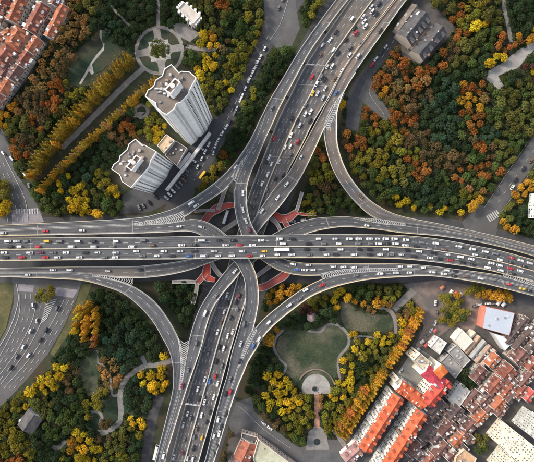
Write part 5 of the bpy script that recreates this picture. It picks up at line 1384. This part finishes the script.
ROWS = [  # conifer rows: (label phrase, path, spacing, colours, height)
 ('the upper conifer row beside park avenue', [(131,54),(104,84),(76,114),(48,148),(26,178)], 3.5, 'KKKKA', 17),
 ('the second conifer row beside park avenue', [(127,50.5),(99.5,80.5),(71.5,110.5),(43.5,144.5),(23,172)], 3.8, 'KKKO', 16),
 ('the lower conifer row beside park avenue', [(158,75),(132,98),(104,124),(76,150),(48,178),(36,192)], 3.5, 'KKKAN', 17),
 ('the clump by the wide street, first line', [(86,300),(84,314),(83,328),(82,342)], 6.5, 'A', 17),
 ('the clump by the wide street, second line', [(94,304),(93,320),(93,336),(92,350)], 6.5, 'AR', 17),
 ('the clump by the wide street, third line', [(78,304),(75,318),(72,332)], 7, 'AY', 15),
 ('the orange conifer row beside the apartment lane', [(343,441),(354,425),(366,406),(376,390),(386,374)], 3.9, 'AAKA', 17),
 ('the orange conifer row inside apartment lane trees', [(337,437),(348,421),(360,402),(370,386)], 4.3, 'AKR', 17),
 ('the rust conifer row near the brick paving', [(389,370),(398,356),(408,341),(418,322),(422,312)], 3.8, 'ARA', 17)]
TREES = []   # px, py, radius_px, code, kind, phrase, height
# mask grown by a crown's reach
def grow(mask, r):
    out = mask.copy()
    for dx in range(-r, r+1):
        for dy in range(-r, r+1):
            if dx*dx+dy*dy <= r*r: out |= np.roll(np.roll(mask, dy, 0), dx, 1)
    return out
MASK0 = MASK.copy()
GM = grow(MASK, 3)
def blocked(x, y, m=None):
    i, j = int(y-MY0), int(x-MX0)
    return not (0 <= i < MH and 0 <= j < MW) or (GM if m is None else m)[i, j]
pos = []
for ph, path, sp, cols, h in ROWS:
    c = smooth(path, 30); acc = 0
    k = 0
    for a, b in zip(c, c[1:]):
        acc += math.hypot(b[0]-a[0], b[1]-a[1])
        if acc >= sp*random.uniform(.85,1.15):
            acc = 0
            x, y = b[0]+random.uniform(-.5,.5), b[1]+random.uniform(-.5,.5)
            TREES.append((x, y, 0, random.choice(cols), 'cone', ph, h*random.uniform(.85,1.12))); pos.append((x,y,3.9)); k += 1
TREES.append((159.5, 48, 9.6, 'O', 'round', 'the middle of the circular plaza', 0)); pos.append((159.5,48,9))
GRID = {}
for q in pos: GRID.setdefault((int(q[0]//8),int(q[1]//8)),[]).append(q)
for ph, poly in WOODS:
    xs = [p[0] for p in poly]; ys = [p[1] for p in poly]
    A_ = (max(xs)-min(xs))*(max(ys)-min(ys))
    tries = int(A_*2.2)+200
    small = A_ < 900
    onpave = any(w in ph for w in ('plaza beside','row beside the right','green alley','yard before','verge at','island in'))
    X = rng.uniform(min(xs), max(xs), tries); Y = rng.uniform(min(ys), max(ys), tries)
    ok = inpoly(poly, X, Y)
    for x, y in zip(X[ok], Y[ok]):
        if not onpave and blocked(x, y, MASK0 if small else None): continue
        r = random.uniform(3.5, 5.7) if random.random() > .12 else random.uniform(5.7, 7.2)
        if small: r *= .8
        if onpave: r = random.uniform(4.2,5.6)
        kx, ky = int(x//8), int(y//8)
        if any((x-q[0])**2+(y-q[1])**2 < ((r+q[2])*(.6 if onpave else .74))**2 for i in (-2,-1,0,1,2) for j in (-2,-1,0,1,2) for q in GRID.get((kx+i,ky+j),())): continue
        d = (SDx-x)**2+(SDy-y)**2 + rng.uniform(0,190,len(SD))
        code = SD[int(np.argmin(d))][2]
        pos.append((x,y,r)); GRID.setdefault((kx,ky),[]).append((x,y,r)); TREES.append((x, y, r, code, 'open' if code in 'NB' and random.random() < .6 else 'round', ph, 0))
TREES.sort(key=lambda t: t[0])
kindc = {}
tc = {}
tot = {}
def kname(t): return 'conifer' if t[4] == 'cone' else PAL[t[3]][2]
for t in TREES:
    tot[(t[3],t[5],kname(t))] = tot.get((t[3],t[5],kname(t)),0)+1
byk = {}
for t in TREES: byk.setdefault(kname(t), []).append(t)
REST = []
for k_, L_ in byk.items():
    if len(L_) > 300:
        REST += sorted(L_, key=lambda t: -t[2])[300:]
REST_ = set(map(id, REST))
TREES = [t for t in TREES if id(t) not in REST_]
tot = {}
for t in TREES: tot[(t[3],t[5],kname(t))] = tot.get((t[3],t[5],kname(t)),0)+1
for x, y, r, code, kind, ph, h in TREES:
    cn, rgb, _ = PAL[code]; nm = kname((x,y,r,code,kind,ph,h))
    key = (code, ph, nm); tc[key] = tc.get(key,0)+1
    kindc[nm] = kindc.get(nm,0)+1
    word = nm.replace('_',' ') if nm != 'conifer' else 'conifer'
    lab = f"{cn} {word} in {ph}" if tot[key] == 1 else f"{cn} {word}, {ordn(tc[key])} from left in {ph}"
    g = {'conifer':'conifer rows','evergreen_tree':'dark evergreen trees','camphor_tree':'mid and blue green trees','broadleaf_tree':'olive broadleaf trees','plane_tree':'yellow green trees','ginkgo_tree':'yellow and amber trees','maple_tree':'rust and maroon trees','deciduous_tree':'tan and brown trees'}[nm]
    if kind == 'cone':
        p = U(x,y,h*.75); p.z = 0; s = (h*random.uniform(.85,1.15)*(.85 if 'avenue' in ph else 1.1),)*2+(h,)
        crown = random.choice(CROWN['cone']); trunk = TRK['cone']
    else:
        m = r*.785*1.08; hz = random.uniform(.85,1.2)
        p = U(x,y,1.4*m*hz); p.z = 0; s = (m*random.uniform(.92,1.1), m*random.uniform(.92,1.1), m*hz)
        crown = random.choice(CROWN[kind]); trunk = TRK['round']
    root = thing(nm, lab, 'tree', p, random.uniform(0,6.28), g)
    root.scale = s
    f = random.uniform(.68,1.32); hsh = random.uniform(-.12,.12)
    col = (rgb[0]*f*(1+hsh), rgb[1]*f, rgb[2]*f)
    link('trunk', trunk, root)
    link('crown', crown, root, col)
if REST:
    VV, FF, off = [], [], 0
    for k_, (x, y, r, code, kind, ph, h) in enumerate(REST):
        me = CROWN['round'][k_ % len(CROWN['round'])]
        v = np.empty(len(me.vertices)*3, np.float32); me.vertices.foreach_get('co', v); v = v.reshape(-1,3)
        m = r*.785*1.08; p = U(x,y,1.4*m); a = random.uniform(0,6.28)
        v = np.stack([(v[:,0]*math.cos(a)-v[:,1]*math.sin(a))*m+p.x, (v[:,0]*math.sin(a)+v[:,1]*math.cos(a))*m+p.y, v[:,2]*m], 1)
        VV.append(v); FF.append(np.arange(len(v)).reshape(-1,4)+off); off += len(v)
    o = link('foliage', np_mesh('foliage', np.concatenate(VV), np.concatenate(FF), LEAF), None, PAL['D'][1])
    tag(o, 'smallest dark green crowns filling gaps between the larger trees', 'foliage', kind='stuff')
print('REST', len(REST), 'TREES', len(TREES), kindc, 'CARS', len(seen))

# clipped hedges flanking the brick path
for x, lab in ((311.6,'clipped hedge along the side of the brick path towards the highway'),(322.6,'clipped hedge along the side of the brick path towards the apartments')):
    c0 = U(x,412,0); root = thing('hedge', lab, 'hedge', c0, 0, 'hedges beside the brick path')
    cs_ = [tuple(U(x+.5*math.sin(k*1.7), 397+k*.75, 0)-c0) for k in range(42)]
    V, F = leaf_cloud([(q[0],q[1],.5) for q in cs_], [.75]*len(cs_), 60, .16, .9, 61)
    link('foliage', np_mesh('foliage', V, F, LEAF), root, (.062,.080,.028))
# fallen leaves lying on lawns, paths and pavements below the trees
g = np.random.default_rng(91); LP = []
for x, y, r, code, kind, ph, h in TREES:
    if code not in 'YARNKL' or ('viaduct' in ph): continue
    for _ in range(int(g.integers(8,22))):
        a, q = g.uniform(0,6.283), (max(r,3)+2.5)*math.sqrt(g.random())*1.2
        LP.append((x+q*math.cos(a), y+q*math.sin(a)))
DM = np.zeros_like(MASK0)
for D in DECKS.values():
    DM |= inpoly([(t[0],t[1]) for t in D['st']]+[(t[2],t[3]) for t in D['st']][::-1])
LP = [p for p in LP if not blocked(*p, DM)]
P3 = np.array([tuple(U(x,y,.43)) for x, y in LP]); n_ = len(P3)
a = g.uniform(0,6.283,n_); sz = g.uniform(.12,.34,n_)
t = np.stack([np.cos(a)*sz, np.sin(a)*sz, g.uniform(-.04,.04,n_)],1); b = np.stack([-np.sin(a)*sz*.7, np.cos(a)*sz*.7, g.uniform(-.04,.04,n_)],1)
V = np.stack([P3-t-b,P3+t-b,P3+t+b,P3-t+b],1).reshape(-1,3)
o = link('fallen_leaves', np_mesh('fallen_leaves', V, np.arange(len(V)).reshape(-1,4), LEAF), None, (.26,.15,.045))
tag(o, 'scattered yellow and brown leaves fallen on lawns and paths', 'leaves', kind='stuff')

# undergrowth: shrubs and ivy below the trees, uncountable
cs, rs = [], []
GM1 = grow(MASK0, 1)
for ph, poly in WOODS:
    xs = [p[0] for p in poly]; ys = [p[1] for p in poly]
    n = int((max(xs)-min(xs))*(max(ys)-min(ys))*.10)
    X = rng.uniform(min(xs),max(xs),n); Y = rng.uniform(min(ys),max(ys),n); ok = inpoly(poly,X,Y)
    for x, y in zip(X[ok],Y[ok]):
        if blocked(x,y,GM1): continue
        p = U(x,y,.6); cs.append((p.x,p.y,.5)); rs.append(random.uniform(.9,2.2))
V, F = leaf_cloud(cs, rs, 30, .36, .8, 77)
o = link('undergrowth', np_mesh('undergrowth', V, F, LEAF), None, (.034,.052,.020))
tag(o, 'dark low shrubs and ivy covering the ground below the trees', 'undergrowth', kind='stuff')
